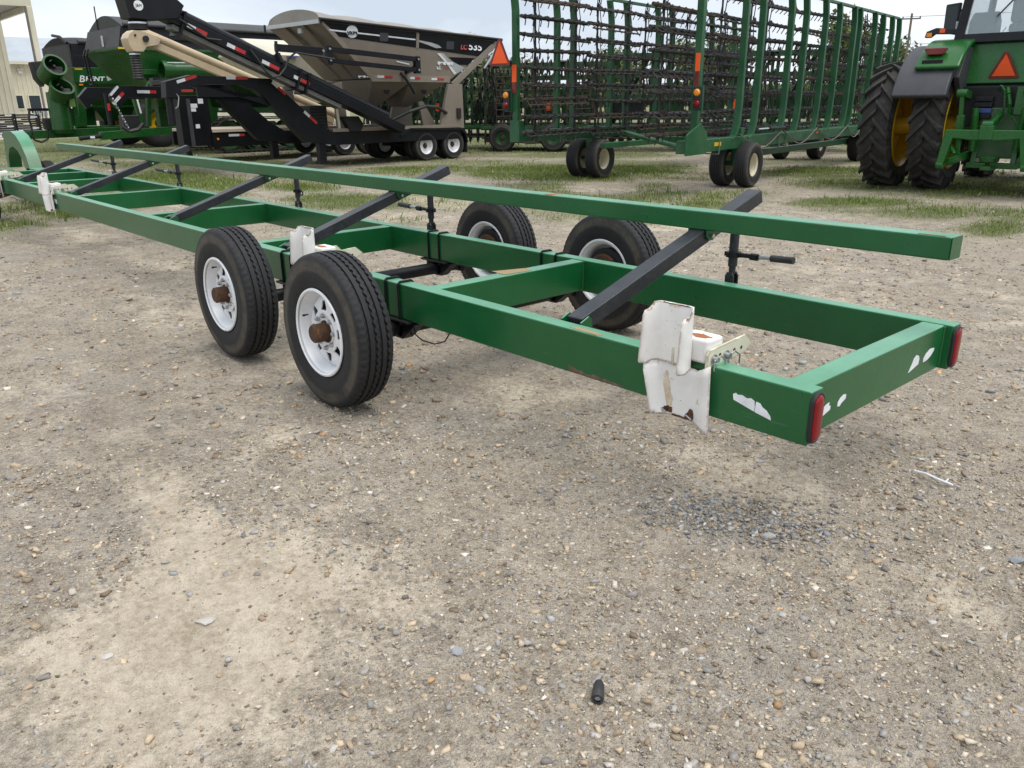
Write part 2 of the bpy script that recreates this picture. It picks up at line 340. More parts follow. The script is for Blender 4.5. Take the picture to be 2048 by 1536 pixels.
def ground_material():
    m, t, b = base_mat('gravel_yard_ground'); g = N(t, 'ShaderNodeNewGeometry').outputs['Position']
    at = N(t, 'ShaderNodeVertexColor'); at.layer_name = 'col'; sp = N(t, 'ShaderNodeSeparateColor'); t.links.new(at.outputs[0], sp.inputs[0])
    nb = noise(t, g, 1.3, 8, .62); nm = noise(t, g, 14, 6, .65); nf = noise(t, g, 90, 5, .7)
    def vor(sc, rnd=1.):
        v = N(t, 'ShaderNodeTexVoronoi'); v.inputs['Scale'].default_value = sc; v.inputs['Randomness'].default_value = rnd; t.links.new(g, v.inputs['Vector']); return v
    v2, v3 = vor(75), vor(190)
    nc = noise(t, g, 5.0, 7, .68); nx = noise(t, g, 36, 6, .72)
    mixn = mul(t, mul(t, nx, .55), mul(t, nc, .45), 'ADD')
    grav = mixc(t, ramp(t, mixn, .37, .57), (.195, .158, .118), (.540, .462, .358))
    grav = mixc(t, mul(t, ramp(t, nb, .50, .66), .45), grav, (.37, .352, .325))
    for v, k in ((v2, .30), (v3, .34)):
        hs = N(t, 'ShaderNodeSeparateColor'); t.links.new(v.outputs['Color'], hs.inputs[0])
        st = mixc(t, hs.outputs[1], (.13, .115, .098), (.58, .53, .46)); grav = mixc(t, mul(t, ramp(t, hs.outputs[0], .50, .58), k), grav, st)
    bare = mixc(t, ramp(t, mixn, .38, .58), (.37, .305, .225), (.640, .555, .440))
    bare = mixc(t, mul(t, ramp(t, nf, .56, .66), .40), bare, (.22, .175, .13))
    fac = ramp(t, mul(t, mul(t, sp.outputs[0], .60), mul(t, mul(t, nx, .45), mul(t, nc, .55), 'ADD'), 'ADD'), .58, .84)
    c = mixc(t, fac, grav, bare)
    n9 = noise(t, g, 300, 3, .7); c = mixc(t, mul(t, ramp(t, n9, .52, .64), .34), c, (.15, .122, .095)); c = mixc(t, mul(t, ramp(t, n9, .44, .34), .30), c, (.66, .60, .50))
    dk = ramp(t, mul(t, sp.outputs[1], mul(t, nm, .6), 'ADD'), .42, 1.0)
    c = mixc(t, mul(t, dk, .5), c, (.165, .138, .108))
    gr = mixc(t, nm, (.085, .115, .032), (.20, .20, .10))
    c = mixc(t, mul(t, ramp(t, mul(t, sp.outputs[2], mul(t, nm, .6), 'ADD'), .40, .80), .85), c, gr)
    t.links.new(c, b.inputs['Base Color']); b.inputs['Roughness'].default_value = .92; b.inputs['Specular IOR Level'].default_value = .2
    h = mul(t, mul(t, ramp(t, v2.outputs['Distance'], 0, .6, 1, 0), .5), mul(t, ramp(t, v3.outputs['Distance'], 0, .6, 1, 0), .3), 'ADD')
    h = mul(t, mul(t, h, ramp(t, fac, 0, 1, 1, .25)), mul(t, mul(t, nf, .5), mul(t, nx, 1.1), 'ADD'), 'ADD')
    bp = N(t, 'ShaderNodeBump'); bp.inputs['Strength'].default_value = 1.0; bp.inputs['Distance'].default_value = .016
    t.links.new(h, bp.inputs['Height']); t.links.new(bp.outputs[0], b.inputs['Normal'])
    return m
tag(link('ground', gme, ground_material()), kind='structure')

def attr_mat(name, rough, mult=1., nz=40, trans=0.):
    m, t, b = base_mat(name); at = N(t, 'ShaderNodeVertexColor'); at.layer_name = 'col'
    g = N(t, 'ShaderNodeNewGeometry').outputs['Position']
    k = ramp(t, noise(t, g, nz, 4, .6), .3, .7, .78 * mult, 1.18 * mult)
    v = N(t, 'ShaderNodeVectorMath', operation='SCALE'); t.links.new(at.outputs[0], v.inputs[0]); t.links.new(k, v.inputs['Scale'])
    t.links.new(v.outputs[0], b.inputs['Base Color']); b.inputs['Roughness'].default_value = rough; b.inputs['Specular IOR Level'].default_value = .3
    if trans: b.inputs['Subsurface Weight'].default_value = 0
    return m
STONE = attr_mat('gravel_stone', .85, nz=160)
PAL = np.array([(.20, .20, .205), (.27, .265, .26), (.15, .145, .145), (.32, .27, .205), (.25, .205, .155), (.40, .385, .36), (.32, .21, .12), (.17, .135, .105), (.225, .235, .245), (.30, .25, .19)])
PW = np.array([.16, .12, .12, .15, .15, .05, .012, .12, .05, .08]); PW = PW / PW.sum()
def ico():
    p = (1 + 5 ** .5) / 2
    v = np.array([(-1, p, 0), (1, p, 0), (-1, -p, 0), (1, -p, 0), (0, -1, p), (0, 1, p), (0, -1, -p), (0, 1, -p), (p, 0, -1), (p, 0, 1), (-p, 0, -1), (-p, 0, 1)]) / math.hypot(1, p)
    f = np.array([(0, 11, 5), (0, 5, 1), (0, 1, 7), (0, 7, 10), (0, 10, 11), (1, 5, 9), (5, 11, 4), (11, 10, 2), (10, 7, 6), (7, 1, 8), (3, 9, 4), (3, 4, 2), (3, 2, 6), (3, 6, 8), (3, 8, 9), (4, 9, 5), (2, 4, 11), (6, 2, 10), (8, 6, 7), (9, 8, 1)])
    return v, f
CUB = (np.array([(-1, -1, -1), (1, -1, -1), (1, 1, -1), (-1, 1, -1), (-1, -1, 1), (1, -1, 1), (1, 1, 1), (-1, 1, 1)], float) * .72, np.array([(0, 2, 1), (0, 3, 2), (4, 5, 6), (4, 6, 7), (0, 1, 5), (0, 5, 4), (1, 2, 6), (1, 6, 5), (2, 3, 7), (2, 7, 6), (3, 0, 4), (3, 4, 7)]))
OCT = (np.array([(1, 0, 0), (0, 1, 0), (-1, 0, 0), (0, -1, 0), (0, 0, 1), (0, 0, -1)], float), np.array([(0, 1, 4), (1, 2, 4), (2, 3, 4), (3, 0, 4), (1, 0, 5), (2, 1, 5), (3, 2, 5), (0, 3, 5)]))
YAW0 = -.8377
def scatter(n, d0, d1, spread=.66):
    th = YAW0 + RNG.uniform(-spread, spread, n); d = np.sqrt(RNG.uniform(d0 * d0, d1 * d1, n))
    return 1.02 + np.sin(th) * d, -2.066 + np.cos(th) * d
FPAL = np.array([(.44, .37, .275), (.30, .24, .18), (.18, .145, .112), (.54, .475, .385), (.34, .325, .30), (.24, .23, .22)])
def stones(x, y, r, shape, jit=.42, cols=None, sink=.35):
    V, F = shape; n = len(x); nv = len(V)
    v = V[None] * (1 + RNG.uniform(-jit, jit, (n, nv, 1))) + RNG.uniform(-.18, .18, (n, nv, 3))
    v = v * (r[:, None] * np.stack([RNG.uniform(.8, 1.6, n), RNG.uniform(.6, 1.1, n), RNG.uniform(.38, .8, n)], -1))[:, None, :]
    a = RNG.uniform(0, 6.283, n); c, s = np.cos(a)[:, None], np.sin(a)[:, None]
    til = RNG.uniform(-.4, .4, n)[:, None]
    X, Y, Z = v[..., 0], v[..., 1], v[..., 2]; Z = Z + til * X
    P = np.stack([x[:, None] + X * c - Y * s, y[:, None] + X * s + Y * c, (relief(x, y) + r * sink * RNG.uniform(-.3, 1, n))[:, None] + Z], -1)
    if cols is None:
        big_ = RNG.random(n) < np.clip((r - .004) / .006, .25, .95)
        cols = np.where(big_[:, None], PAL[RNG.choice(len(PAL), n, p=PW)] * np.array([1.5, 1.42, 1.30]), FPAL[RNG.choice(len(FPAL), n, p=[.26, .22, .16, .16, .12, .08])]) * RNG.uniform(.75, 1.25, (n, 1))
    return P.reshape(-1, 3), (F[None] + (np.arange(n) * nv)[:, None, None]).reshape(-1, 3), np.repeat(cols, nv, 0)
def pile(x, y):          # loose heaps of clean grey gravel
    return blob(x, y, -.37, .32, .22, .10, .5) + .7 * blob(x, y, -.06, .0, .22, .07, .3) + .5 * blob(x, y, .75, .75, .6, .25, .4) + .35 * blob(x, y, .2, -.7, .5, .3)
gv, gfc, gc = [], [], []; off = 0
for n, d0, d1, r0, r1, pw, shp in ((66000, 1.25, 3.6, .0016, .0065, 2.8, CUB), (6500, 1.25, 3.8, .005, .0135, 2.6, CUB), (60000, 3.4, 8.5, .003, .009, 2.6, OCT), (9000, 3.4, 9, .007, .020, 2.8, CUB), (42000, 8, 19, .006, .017, 2.5, OCT), (12000, 17, 38, .015, .035, 2., OCT)):
    x, y = scatter(n, d0, d1); pr = np.clip(.9 - .85 * bare_mask(x, y), .10, 1) * (1 - .8 * grass_mask(x, y)) * np.clip(.35 + 1.3 * (fbm(x * 2.2, y * 2.2, 90, 3) - .2), .12, 1) + 1.2 * pile(x, y)
    k = RNG.random(n) < pr * (.68 if r0 < .004 else .85); x, y = x[k], y[k]; n = len(x)
    r = r0 + (r1 - r0) * RNG.random(n) ** pw
    P, F, C = stones(x, y, r, shp); gv.append(P); gfc.append(F + off); gc.append(C); off += len(P)
n = 1500; x, y = RNG.normal(-.37, .16, n), RNG.normal(.32, .10, n); y = y + .45 * (x + .37)
P, F, C = stones(x, y, .003 + .007 * RNG.random(n) ** 2, CUB, cols=PAL[RNG.choice([0, 1, 8, 3, 5, 9], n)] * RNG.uniform(.8, 1.25, (n, 1)), sink=.8); gv.append(P); gfc.append(F + off); gc.append(C); off += len(P)
tag(link('gravel', np_mesh('gravel', np.concatenate(gv), np.concatenate(gfc), 3, np.concatenate(gc)), STONE), 'loose grey and tan gravel scattered over the dirt yard', 'gravel', kind='stuff')

def one_stone(name, label, x, y, r, col, flat=.5, seed=1):
    g = np.random.default_rng(seed); bm = bmesh.new(); bmesh.ops.create_icosphere(bm, subdivisions=2, radius=1)
    pl_ = [(Vector(g.normal(size=3)).normalized(), g.uniform(.45, .85)) for _ in range(9)]
    for v in bm.verts:
        for n_, d in pl_:
            k = v.co.dot(n_) - d
            if k > 0: v.co -= n_ * k
        v.co.x *= r * 1.35; v.co.y *= r; v.co.z *= r * flat
    me = bpy.data.meshes.new(name); bm.to_mesh(me); bm.free()
    z = float(relief(np.array([x]), np.array([y]))[0])
    o = link(name, me, paint('stone_' + name + str(seed), col, .85, .3, (.3, .25, .19), scale=20, bump=.3), loc=(x, y, z + r * flat * .35), rot=(0, 0, seed * 1.3))
    return tag(o, label, 'stone', 'larger loose stones in the foreground')
one_stone('stone', 'pale flat stone half buried in the dry mud crust', -1.125, -1.391, .024, (.45, .43, .40), .35, 1)
one_stone('stone', 'grey angular stone alone on the gravel at the bottom centre', -.492, -.922, .019, (.30, .31, .33), .6, 2)
one_stone('stone', 'largest pale grey stone at the edge of the gravel heap', -.235, .275, .022, (.38, .37, .36), .55, 3)
one_stone('stone', 'ochre stone on top of the grey gravel heap', -.43, .335, .013, (.36, .27, .14), .7, 5)
one_stone('stone', 'whitish rounded stone at the lower left of the yard', -1.15, -1.66, .013, (.50, .48, .45), .7, 6)
one_stone('stone', 'bluish grey stone right of the gravel heap near the right edge', .42, .72, .02, (.24, .26, .29), .6, 8)

# grass
GRASS = attr_mat('grass_blades', .75, nz=3)
def blades(x, y, h, cols):
    n = len(x); a = RNG.uniform(0, 6.283, n); w_ = h * RNG.uniform(.07, .13, n); l = h * RNG.normal(0, .38, n); b = RNG.uniform(0, 6.283, n)
    z = relief(x, y) - .004; dx, dy = np.cos(a) * w_, np.sin(a) * w_
    P = np.stack([np.stack([x - dx, y - dy, z], -1), np.stack([x + dx, y + dy, z], -1), np.stack([x + np.cos(b) * l * .4 + dx * .6, y + np.sin(b) * l * .4 + dy * .6, z + h * .6], -1), np.stack([x + np.cos(b) * l, y + np.sin(b) * l, z + h], -1)], 1)
    f = np.array([(0, 1, 2), (0, 2, 3)])
    return P.reshape(-1, 3), (f[None] + (np.arange(n) * 4)[:, None, None]).reshape(-1, 3), np.repeat(cols, 4, 0)
bx, by = [], []
for n, d0, d1 in ((900000, 7, 20), (520000, 19, 45)):
    x, y = scatter(n, d0, d1); g_ = grass_mask(x, y); k = RNG.random(n) < np.clip(g_ * 1.35 - .22, 0, 1) * (.25 + 1.2 * vnoise(x * 5, y * 5, 99)); bx.append(x[k]); by.append(y[k])
bx = np.concatenate(bx); by = np.concatenate(by); n = len(bx)
GC = np.array([(.12, .175, .030), (.17, .235, .050), (.24, .285, .085), (.32, .30, .15), (.09, .135, .03)])
gcol = GC[RNG.choice(5, n, p=[.3, .3, .2, .1, .1])] * RNG.uniform(.8, 1.25, (n, 1))
P, F, C = blades(bx, by, RNG.gamma(3, .0066, n) * (.6 + 1.2 * vnoise(bx * .9, by * .9, 77)) + .008, gcol)
tag(link('grass', np_mesh('grass', P, F, 3, C), GRASS), 'patchy short green grass growing through the gravel', 'grass', kind='stuff')

# ---------------------------------------------------------------- header trailer
HT = thing('header_trailer', 'long green two-rail header trailer on white-rimmed tandem wheels in the foreground', 'trailer', (-.1224, .248, -.1749)); HT.scale = (1.12, 1.12, 1.12)
loc_ = lambda x, y, z: ((x + .1224) / 1.12, (y - .248) / 1.12, (z + .1749) / 1.12)      # yard metres to trailer frame
W_, H_, w_r, ZT = 1.10, .169, .072, .67; ZB = ZT - H_
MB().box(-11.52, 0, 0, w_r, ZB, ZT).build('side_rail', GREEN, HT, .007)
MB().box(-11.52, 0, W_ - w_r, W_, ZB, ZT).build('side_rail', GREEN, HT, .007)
for i, x in enumerate((-.031, -1.842, -3.64, -5.52, -7.41, -9.35, -10.6, -11.40)):
    hz = .004 if i else .0
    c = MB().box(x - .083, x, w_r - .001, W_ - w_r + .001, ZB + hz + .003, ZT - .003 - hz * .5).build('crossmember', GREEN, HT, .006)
    for y in (w_r, W_ - w_r):
        sg = 1 if y < .5 else -1
        for xx in (x + .001, x - .084): MB().tube((xx, y + sg * .003, ZB + .01), (xx, y + sg * .003, ZT - .008), .005, 6).build('weld_bead', GREEN, c, smooth=True)
# loading beam
by, bw, bz0, bz1 = .849, .092, .933, 1.0135
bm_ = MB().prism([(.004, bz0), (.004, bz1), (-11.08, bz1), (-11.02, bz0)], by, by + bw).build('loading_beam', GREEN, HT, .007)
MB().prism([(by + .001, bz0 + .001), (by + bw - .001, bz0 + .001), (by + bw - .001, bz1 - .001), (by + .001, bz1 - .001)], .0045, .007, 'x').build('end_cap', GREEN, bm_, .002)
PATCH = paint('rust_and_primer', (.34, .115, .040), .8, .6, (.17, .12, .06), scale=25., bump=.1)
PATCHL = paint('tan_scuff', (.34, .22, .12), .8, .6, (.07, .17, .09), scale=40., bump=.1)
def patch(name, pts, z, mat, parent, th=.0012, jit=.004, sub=3):
    out = []
    for (a, b), (c_, d) in zip(pts, pts[1:] + pts[:1]):
        for k in range(sub):
            t_ = k / sub; out.append((a + (c_ - a) * t_ + random.uniform(-jit, jit), b + (d - b) * t_ + random.uniform(-jit, jit)))
    return MB().prism(out, z, z + th, 'z').build(name, mat, parent)
for x, wd, mt in ((-1.93, .028, PATCH), (-3.83, .022, PATCHL), (-5.51, .020, PATCH), (-7.38, .03, PATCHL), (-9.5, .06, PATCHL), (-10.75, .06, PATCHL)):
    patch('rust_patch', [(x - wd, by + .006), (x + wd, by + .006), (x + wd * .8, by + bw - .008), (x - wd * .8, by + bw - .008)], bz1, mt, bm_, .0012, .003)
patch('rust_patch', [(-.965, .012), (-.83, .006), (-.80, .016), (-.90, .036), (-.95, .034)], ZT, PATCHL, HT, .0012, .003)
patch('rust_patch', [(-1.98, .5), (-1.86, .5), (-1.86, .66), (-1.91, .68)], ZT - .004, PATCHL, HT, .0008, .006)
patch('rust_patch', [(-.11, by + .004), (-.02, by + .004), (-.02, by + .010), (-.11, by + .009)], bz1, PATCH, bm_, .0012, .002)
# scuffed bare patch along the lower edge of the near rail
m = MB(); p = [(-.955 + .02 * k, ZB + .006 + random.uniform(.004, .022) * (1 - k / 14) + .004) for k in range(14)]
m.prism([(-.955, ZB + .006)] + p + [(-.68, ZB + .006)], -.0012, .0, 'y').build('rust_patch', paint('bare_rust_edge', (.10, .06, .035), .85, .6, scale=30.), HT)

# swing arms, jacks
AX = [-1.02, -3.33, -5.15, -7.72, -9.82]
SLOPE = math.atan2(.385, 1.18)
jack_handles = [(.30, 0), (-.36, 0), (.0, 1), (-.62, 0), (-.85, 0)]
for i, x in enumerate(AX):
    a0 = Vector((x, .10, .655)); a1 = Vector((x, 1.285, 1.042))
    arm = MB().bar(a0, a1, .076, .060).build('swing_arm', ARMBLK, HT, .005)
    # green pivot ears on the rail and beam bracket with bolt
    for sg in (-1, 1):
        xx = x + sg * .050
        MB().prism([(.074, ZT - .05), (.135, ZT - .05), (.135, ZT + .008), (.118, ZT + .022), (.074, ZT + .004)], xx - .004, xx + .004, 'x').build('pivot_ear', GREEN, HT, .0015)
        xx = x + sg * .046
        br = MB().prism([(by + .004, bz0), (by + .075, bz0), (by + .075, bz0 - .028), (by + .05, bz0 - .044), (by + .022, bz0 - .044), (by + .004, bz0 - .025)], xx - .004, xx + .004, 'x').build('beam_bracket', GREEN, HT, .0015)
    MB().tube((x - .062, by + .036, bz0 - .024), (x + .062, by + .036, bz0 - .024), .009, 6).build('bolt', CHROME, br)
    # ratchet jack
    jy = 1.145; jk = MB().tube((x, jy, .735), (x, jy, .955), .021, 14).tube((x, jy, .70), (x, jy, .74), .016, 10).build('ratchet_jack', ARMBLK, HT, smooth=True)
    MB().prism([(x - .022, ZT - .045), (x + .022, ZT - .045), (x + .022, ZT + .022), (x + .012, ZT + .038), (x - .012, ZT + .038), (x - .022, ZT + .022)], jy - .022, jy - .014).prism([(x - .022, ZT - .045), (x + .022, ZT - .045), (x + .022, ZT + .022), (x + .012, ZT + .038), (x - .012, ZT + .038), (x - .022, ZT + .022)], jy + .014, jy + .022).tube((x, jy - .028, ZT + .018), (x, jy + .028, ZT + .018), .008, 8).build('clevis', ARMBLK, jk)
    hl, ring = jack_handles[i]; zh = .79
    MB().lathe([(-.012, .022), (-.012, .034), (.012, .034), (.012, .022)], 14, 'z', (x, jy, zh)).box(x - .04, x + .04, jy - .012, jy + .012, zh - .010, zh + .010).build('ratchet_head', BLACK, jk)
    if ring:
        MB().lathe([(-.004, .016), (-.004, .024), (.004, .024), (.004, .016)], 14, 'y', (x + .065, jy, zh - .012), True).build('ratchet_ring', IRON, jk)
    else:
        e_ = x + hl; s = 1 if hl > 0 else -1; q = abs(hl)
        MB().tube((x + s * .03, jy, zh), (x + s * q * .45, jy, zh + .003), .011, 8).tube((x + s * q * .3, jy, zh), (x + s * q * .42, jy, zh), .016, 8).build('handle_bar', BLACK, jk, smooth=True)
        MB().tube((x + s * q * .42, jy, zh + .002), (x + s * q * .68, jy, zh + .006), .0095, 10).build('handle_tube', STEEL, jk, smooth=True)
        MB().tube((x + s * q * .64, jy, zh + .005), (e_, jy, zh + .009), .0155, 10).build('handle_grip', BELLOW, jk, smooth=True)

# tail lights
def oval(w2, h2, n=28):
    r = w2; out = []
    for k in range(n):
        a = 2 * math.pi * k / n; c_, s_ = math.cos(a), math.sin(a)
        out.append((c_ * r, s_ * r + (h2 - r) * (1 if s_ >= 0 else -1)))
    return out
for y in (w_r / 2 - .006, W_ - w_r / 2 - .006):
    zc = .586
    g = MB().sweep([[(.0, y + a, zc + b) for a, b in oval(.034, .080)], [(.007, y + a, zc + b) for a, b in oval(.034, .080)], [(.011, y + a, zc + b) for a, b in oval(.030, .076)], [(.009, y + a, zc + b) for a, b in oval(.026, .072)]]).build('tail_light', PLAST, HT, smooth=True)
    MB().sweep([[(d, y + a, zc + b) for a, b in oval(w2, h2)] for d, w2, h2 in ((.004, .026, .072), (.011, .0255, .0715), (.015, .021, .067), (.017, .013, .058), (.0175, .004, .048))]).build('lens', REDL, g, smooth=True)
# torn stickers
MB().prism([(-.253, .600), (-.25, .582), (-.176, .563), (-.175, .578), (-.178, .596), (-.19, .602), (-.205, .598), (-.222, .604), (-.238, .601), (-.243, .606)], -.0012, 0).build('sticker', STICK, HT)
MB().prism([(-.174, .562), (-.118, .551), (-.121, .562), (-.135, .577), (-.150, .584), (-.158, .594), (-.172, .596)], -.0012, 0).build('sticker', STICK, HT)
for yy, zz, pts in ((.26, .568, [(-.03, -.012), (-.012, -.016), (.0, -.006), (.03, .004), (.03, .02), (.012, .024), (-.012, .016), (-.028, .002)]),
                    (.163, .562, [(-.03, -.016), (.03, -.002), (.03, .012), (.018, .014), (.018, .028), (-.01, .022), (-.03, .010)]),
                    (.794, .572, [(-.05, -.03), (.04, -.012), (.045, .01), (.035, .026), (.012, .034), (-.012, .022), (-.03, -.006)]),
                    (.913, .576, [(-.05, -.02), (-.012, -.018), (.02, -.008), (.05, .012), (.05, .024), (.01, .028), (-.03, .014), (-.05, -.004)])):
    MB().prism([(yy + a * .85, zz + b * .85) for a, b in pts], -.031, -.0298, 'x').build('sticker', STICK, HT)
for pts in ([(-8.0, .575), (-7.9, .56), (-7.9, .60), (-7.97, .605), (-7.98, .62), (-8.0, .622)],):
    MB().prism(pts, -.0012, 0).build('sticker', STICK, HT)

# header support clamps
def make_clamp():
    def sheet(name, rows, parent, mat, th=.0055):
        n = len(rows[0]); m = MB(); m.add([p for r_ in rows for p in r_], [(k * n + i, k * n + i + 1, (k + 1) * n + i + 1, (k + 1) * n + i) for k in range(len(rows) - 1) for i in range(n - 1)])
        o = m.build(name, mat, parent); md = o.modifiers.new('solid', 'SOLIDIFY'); md.thickness = th; md.offset = 0
        o.data.polygons.foreach_set('use_smooth', [True] * len(o.data.polygons)); o.data.set_sharp_from_angle(angle=R(50)); return o
    rows = []; yb = -.012
    for v in (0, .03, .08, .16, .35, .6, .8, .9, .95, .98, 1.):
        z = .650 + .200 * v; fl = .084 - .014 * v; cb_ = .030 * max(0, 1 - v / .16) ** 2; ct_ = max(0, (v - .80) / .20) ** 2.2
        k = fl * (1 - .42 * ct_) * (1 - .10 * max(0, 1 - v / .08)); dz = -.016 * (1 - v) - .030 * ct_
        rows.append([(-.556 - .008 * (1 - v), yb - k * .86, z + dz + cb_ * .4), (-.556 - .005 * (1 - v), yb - k * .52, z + dz * .6), (-.551, yb - .018, z + dz * .1), (-.536, yb - .002, z), (-.48, yb, z), (-.425, yb, z), (-.408, yb - .004, z), (-.400, yb - .016, z), (-.399, yb - k * .6, z + dz * .7), (-.400, yb - k * 1.02, z + dz * 1.2 + cb_ * .4)])
    up = sheet('header_clamp', rows, HT, WHITE)
    rows = []; yb = -.006
    for v in (0, .04, .12, .3, .6, .85, 1.):
        z = .468 + .180 * v; xl = -.508 - .046 * v; xr = -.376 - .008 * v; fl = (.052 if v < .95 else .040) - (.012 if v == 0 else 0)
        rows.append([(xl - .014, yb - fl, z + (.010 if v == 0 else 0)), (xl - .004, yb - fl * .5, z), (xl + .012, yb - .004, z), (xl + .03, yb, z), ((xl + xr) / 2, yb, z), (xr - .010, yb, z), (xr + .004, yb - .006, z - .002), (xr + .030, yb - .016, z - .010 * (1 - v) + .012 * v), (xr + .060 - (.020 if v < .02 else 0), yb - .022, z - .024 * (1 - v) + .030 * v)])
    sheet('apron_plate', rows, up, WHITE)
    STAIN = paint('rust_stain', (.58, .47, .32), .8, .95, (.74, .70, .62), scale=40., bump=0); DRUST = paint('dark_rust', (.085, .035, .014), .9, .5, (.24, .11, .04), scale=60., bump=.1)
    def vpatch(pts, y, mat, jit=.003, sub=4):
        out = []
        for (a, b), (c_, d) in zip(pts, pts[1:] + pts[:1]):
            for k in range(sub): t_ = k / sub; out.append((a + (c_ - a) * t_ + random.uniform(-jit, jit), b + (d - b) * t_ + random.uniform(-jit, jit)))
        MB().prism(out, y - .0006, y).build('rust_stain', mat, up)
    vpatch([(-.512, .492), (-.478, .492), (-.470, .530), (-.484, .56), (-.492, .61), (-.507, .618), (-.514, .56)], -.0100, STAIN, .005)
    vpatch([(-.510, .476), (-.474, .476), (-.470, .494), (-.488, .502), (-.510, .496)], -.0104, DRUST)
    vpatch([(-.425, .472), (-.386, .472), (-.388, .505), (-.40, .512), (-.412, .494)], -.0100, DRUST)
    vpatch([(-.470, .4715), (-.392, .4715), (-.392, .4775), (-.470, .4765)], -.0104, DRUST, .0015, 8)
    vpatch([(-.53, .8455), (-.41, .8455), (-.41, .8490), (-.53, .8490)], -.0156, DRUST, .0012, 12)
    vpatch([(-.50, .838), (-.47, .840), (-.45, .8460), (-.50, .8460)], -.0154, STAIN, .002)
    vpatch([(-.438, .70), (-.4365, .70), (-.4445, .80), (-.446, .80)], -.0154, DRUST, .0004, 8)
    for k in range(16): vpatch([(a_, b_), (a_ + .0022, b_), (a_ + .0022, b_ + .002), (a_, b_ + .002)] , -.0153 if b_ > .65 else -.0096, DRUST, .0005, 1) if [a_ := random.uniform(-.53, -.42), b_ := random.choice([random.uniform(.66, .83), random.uniform(.50, .63)])] else None
    bx_ = MB().box(-.468, -.352, -.014, .082, ZT + .002, .752).build('saddle_block', WHITE, up, .012)
    patch('rust_patch', [(-.455, .005), (-.37, .0), (-.362, .03), (-.40, .045), (-.452, .032)], .7522, PATCH, up, .0006, .006)
    ar = [(-.018 + .03 * (1 - math.cos(t_)), .690 + .038 * math.sin(t_)) for t_ in (-1.57, -.9, -.4, .4, .9, 1.57)]
    ar = [(-.020, .648), (-.020, .705), (-.008, .722), (.190, .735), (.232, .700), (.190, .676), (.07, .664), (.02, .648)]
    MB().prism([(a, b) for a, b in ar], -.350, -.340, 'x').build('side_link', CREAM, up, .0015)
    MB().prism([(a * .8, b - .002) for a, b in ar], -.482, -.472, 'x').build('side_link', CREAM, up, .0015)
    for yh in (.045, .125, .165): MB().tube((-.3405, yh, .697), (-.3395, yh, .697), .0065, 10).build('pin_hole', DRUST, up)
    MB().prism([(.05, .668), (.118, .668), (.125, .640), (.09, .622), (.06, .640)], -.358, -.351, 'x').build('lock_tab', CREAM, up, .0015)
    for y in (.012, .078):
        pn = MB().tube((-.36, y, .690), (-.322, y, .690), .0095, 10).tube((-.342, y, .690), (-.336, y, .690), .016, 12).build('lock_pin', STEEL, up, smooth=True)
        hx = []
        for k in range(7):
            a = math.pi / 3 * k + .5
            hx.append((-.322 + .006 * math.cos(a), y + .010 + .026 * math.cos(a) + (0 if y < .05 else .012), .672 + .030 * math.sin(a)))
        MB().path(hx, .0027, 5).build('ring_clip', STEEL, up)
    for xx in (-.498, -.396):
        MB().lathe([(-.010, 0.001), (-.010, .007), (-.002, .007), (-.002, .011), (.004, .011)], 6, 'y', (xx, -.012, .486)).build('bolt', HUBR, up)
        MB().path([(xx - .012, -.02, .49), (xx + .012, -.024, .482)], .003, 5).build('split_pin', STEEL, up)
    return up
cl = make_clamp()
for k, x in enumerate((-2.38, -7.60, -9.86)):
    copy_tree(cl, HT, (x, 0, 0))

# suspension: torsion axles, plates and U-bolts
for xa in (-2.105, -3.152):
    ax1 = MB().tube((xa, -.02, .445), (xa, W_ + .02, .445), .038, 16).build('axle_tube', BLACK, HT, smooth=True)
    for s, y in ((-1, w_r / 2), (1, W_ - w_r / 2)):
        MB().box(xa - .13, xa + .13, y - .055, y + .055, ZB - .012, ZB - .001).box(xa - .05, xa + .05, y - .03, y + .03, .41, ZB - .010).build('spring_plate', IRON, ax1, .002)
        yo = -.12 if s < 0 else W_ + .12
        MB().prism([(xa - .045, .405), (xa + .045, .405), (xa + .045, .53), (xa - .045, .53)], yo - .014, yo + .014).tube((xa, yo - s * .10, .445), (xa, yo, .445), .036, 12).tube((xa, yo, .505), (xa, yo + s * .12, .505), .03, 12).build('drop_spindle', BLACK, ax1, .004)
        MB().prism([(xa + .16, ZB - .012), (xa - .10, ZB - .012), (xa - .10, .40), (xa + .05, .40)], y - .03, y + .03).build('bracket', BLACK, ax1, .002)
        for d in (-.055, .055):
            xx = xa + d; o = -.006
            pts = [(xx, y - w_r / 2 + o, ZB - .03), (xx, y - w_r / 2 + o, ZT - .004), (xx, y - w_r / 2 + .006, ZT + .006), (xx, y + w_r / 2 - .006, ZT + .006), (xx, y + w_r / 2 - o, ZT - .004), (xx, y + w_r / 2 - o, ZB - .03)]
            MB().path(pts, .0062, 8).build('u_bolt', BLACK, ax1)
m = MB(); pts = [Vector((-1.98, .02, ZB - .01)), Vector((-1.96, .015, .44)), Vector((-1.90, .01, .425)), Vector((-1.80, .005, .43)), Vector((-1.73, .01, .455)), Vector((-1.70, .02, ZB))]
m.path(pts, .0032, 6).build('brake_wire', PLAST, HT)
MB().path([(-2.04, .05, ZB - .01), (-2.03, .03, .46), (-2.0, .02, .43), (-1.97, .015, .44)], .0032, 6).build('brake_wire', PLAST, HT)
patch('sticker', [(-2.14, .16), (-2.07, .16), (-2.07, .19), (-2.14, .19)], .484, STICK, HT, .001, .001)

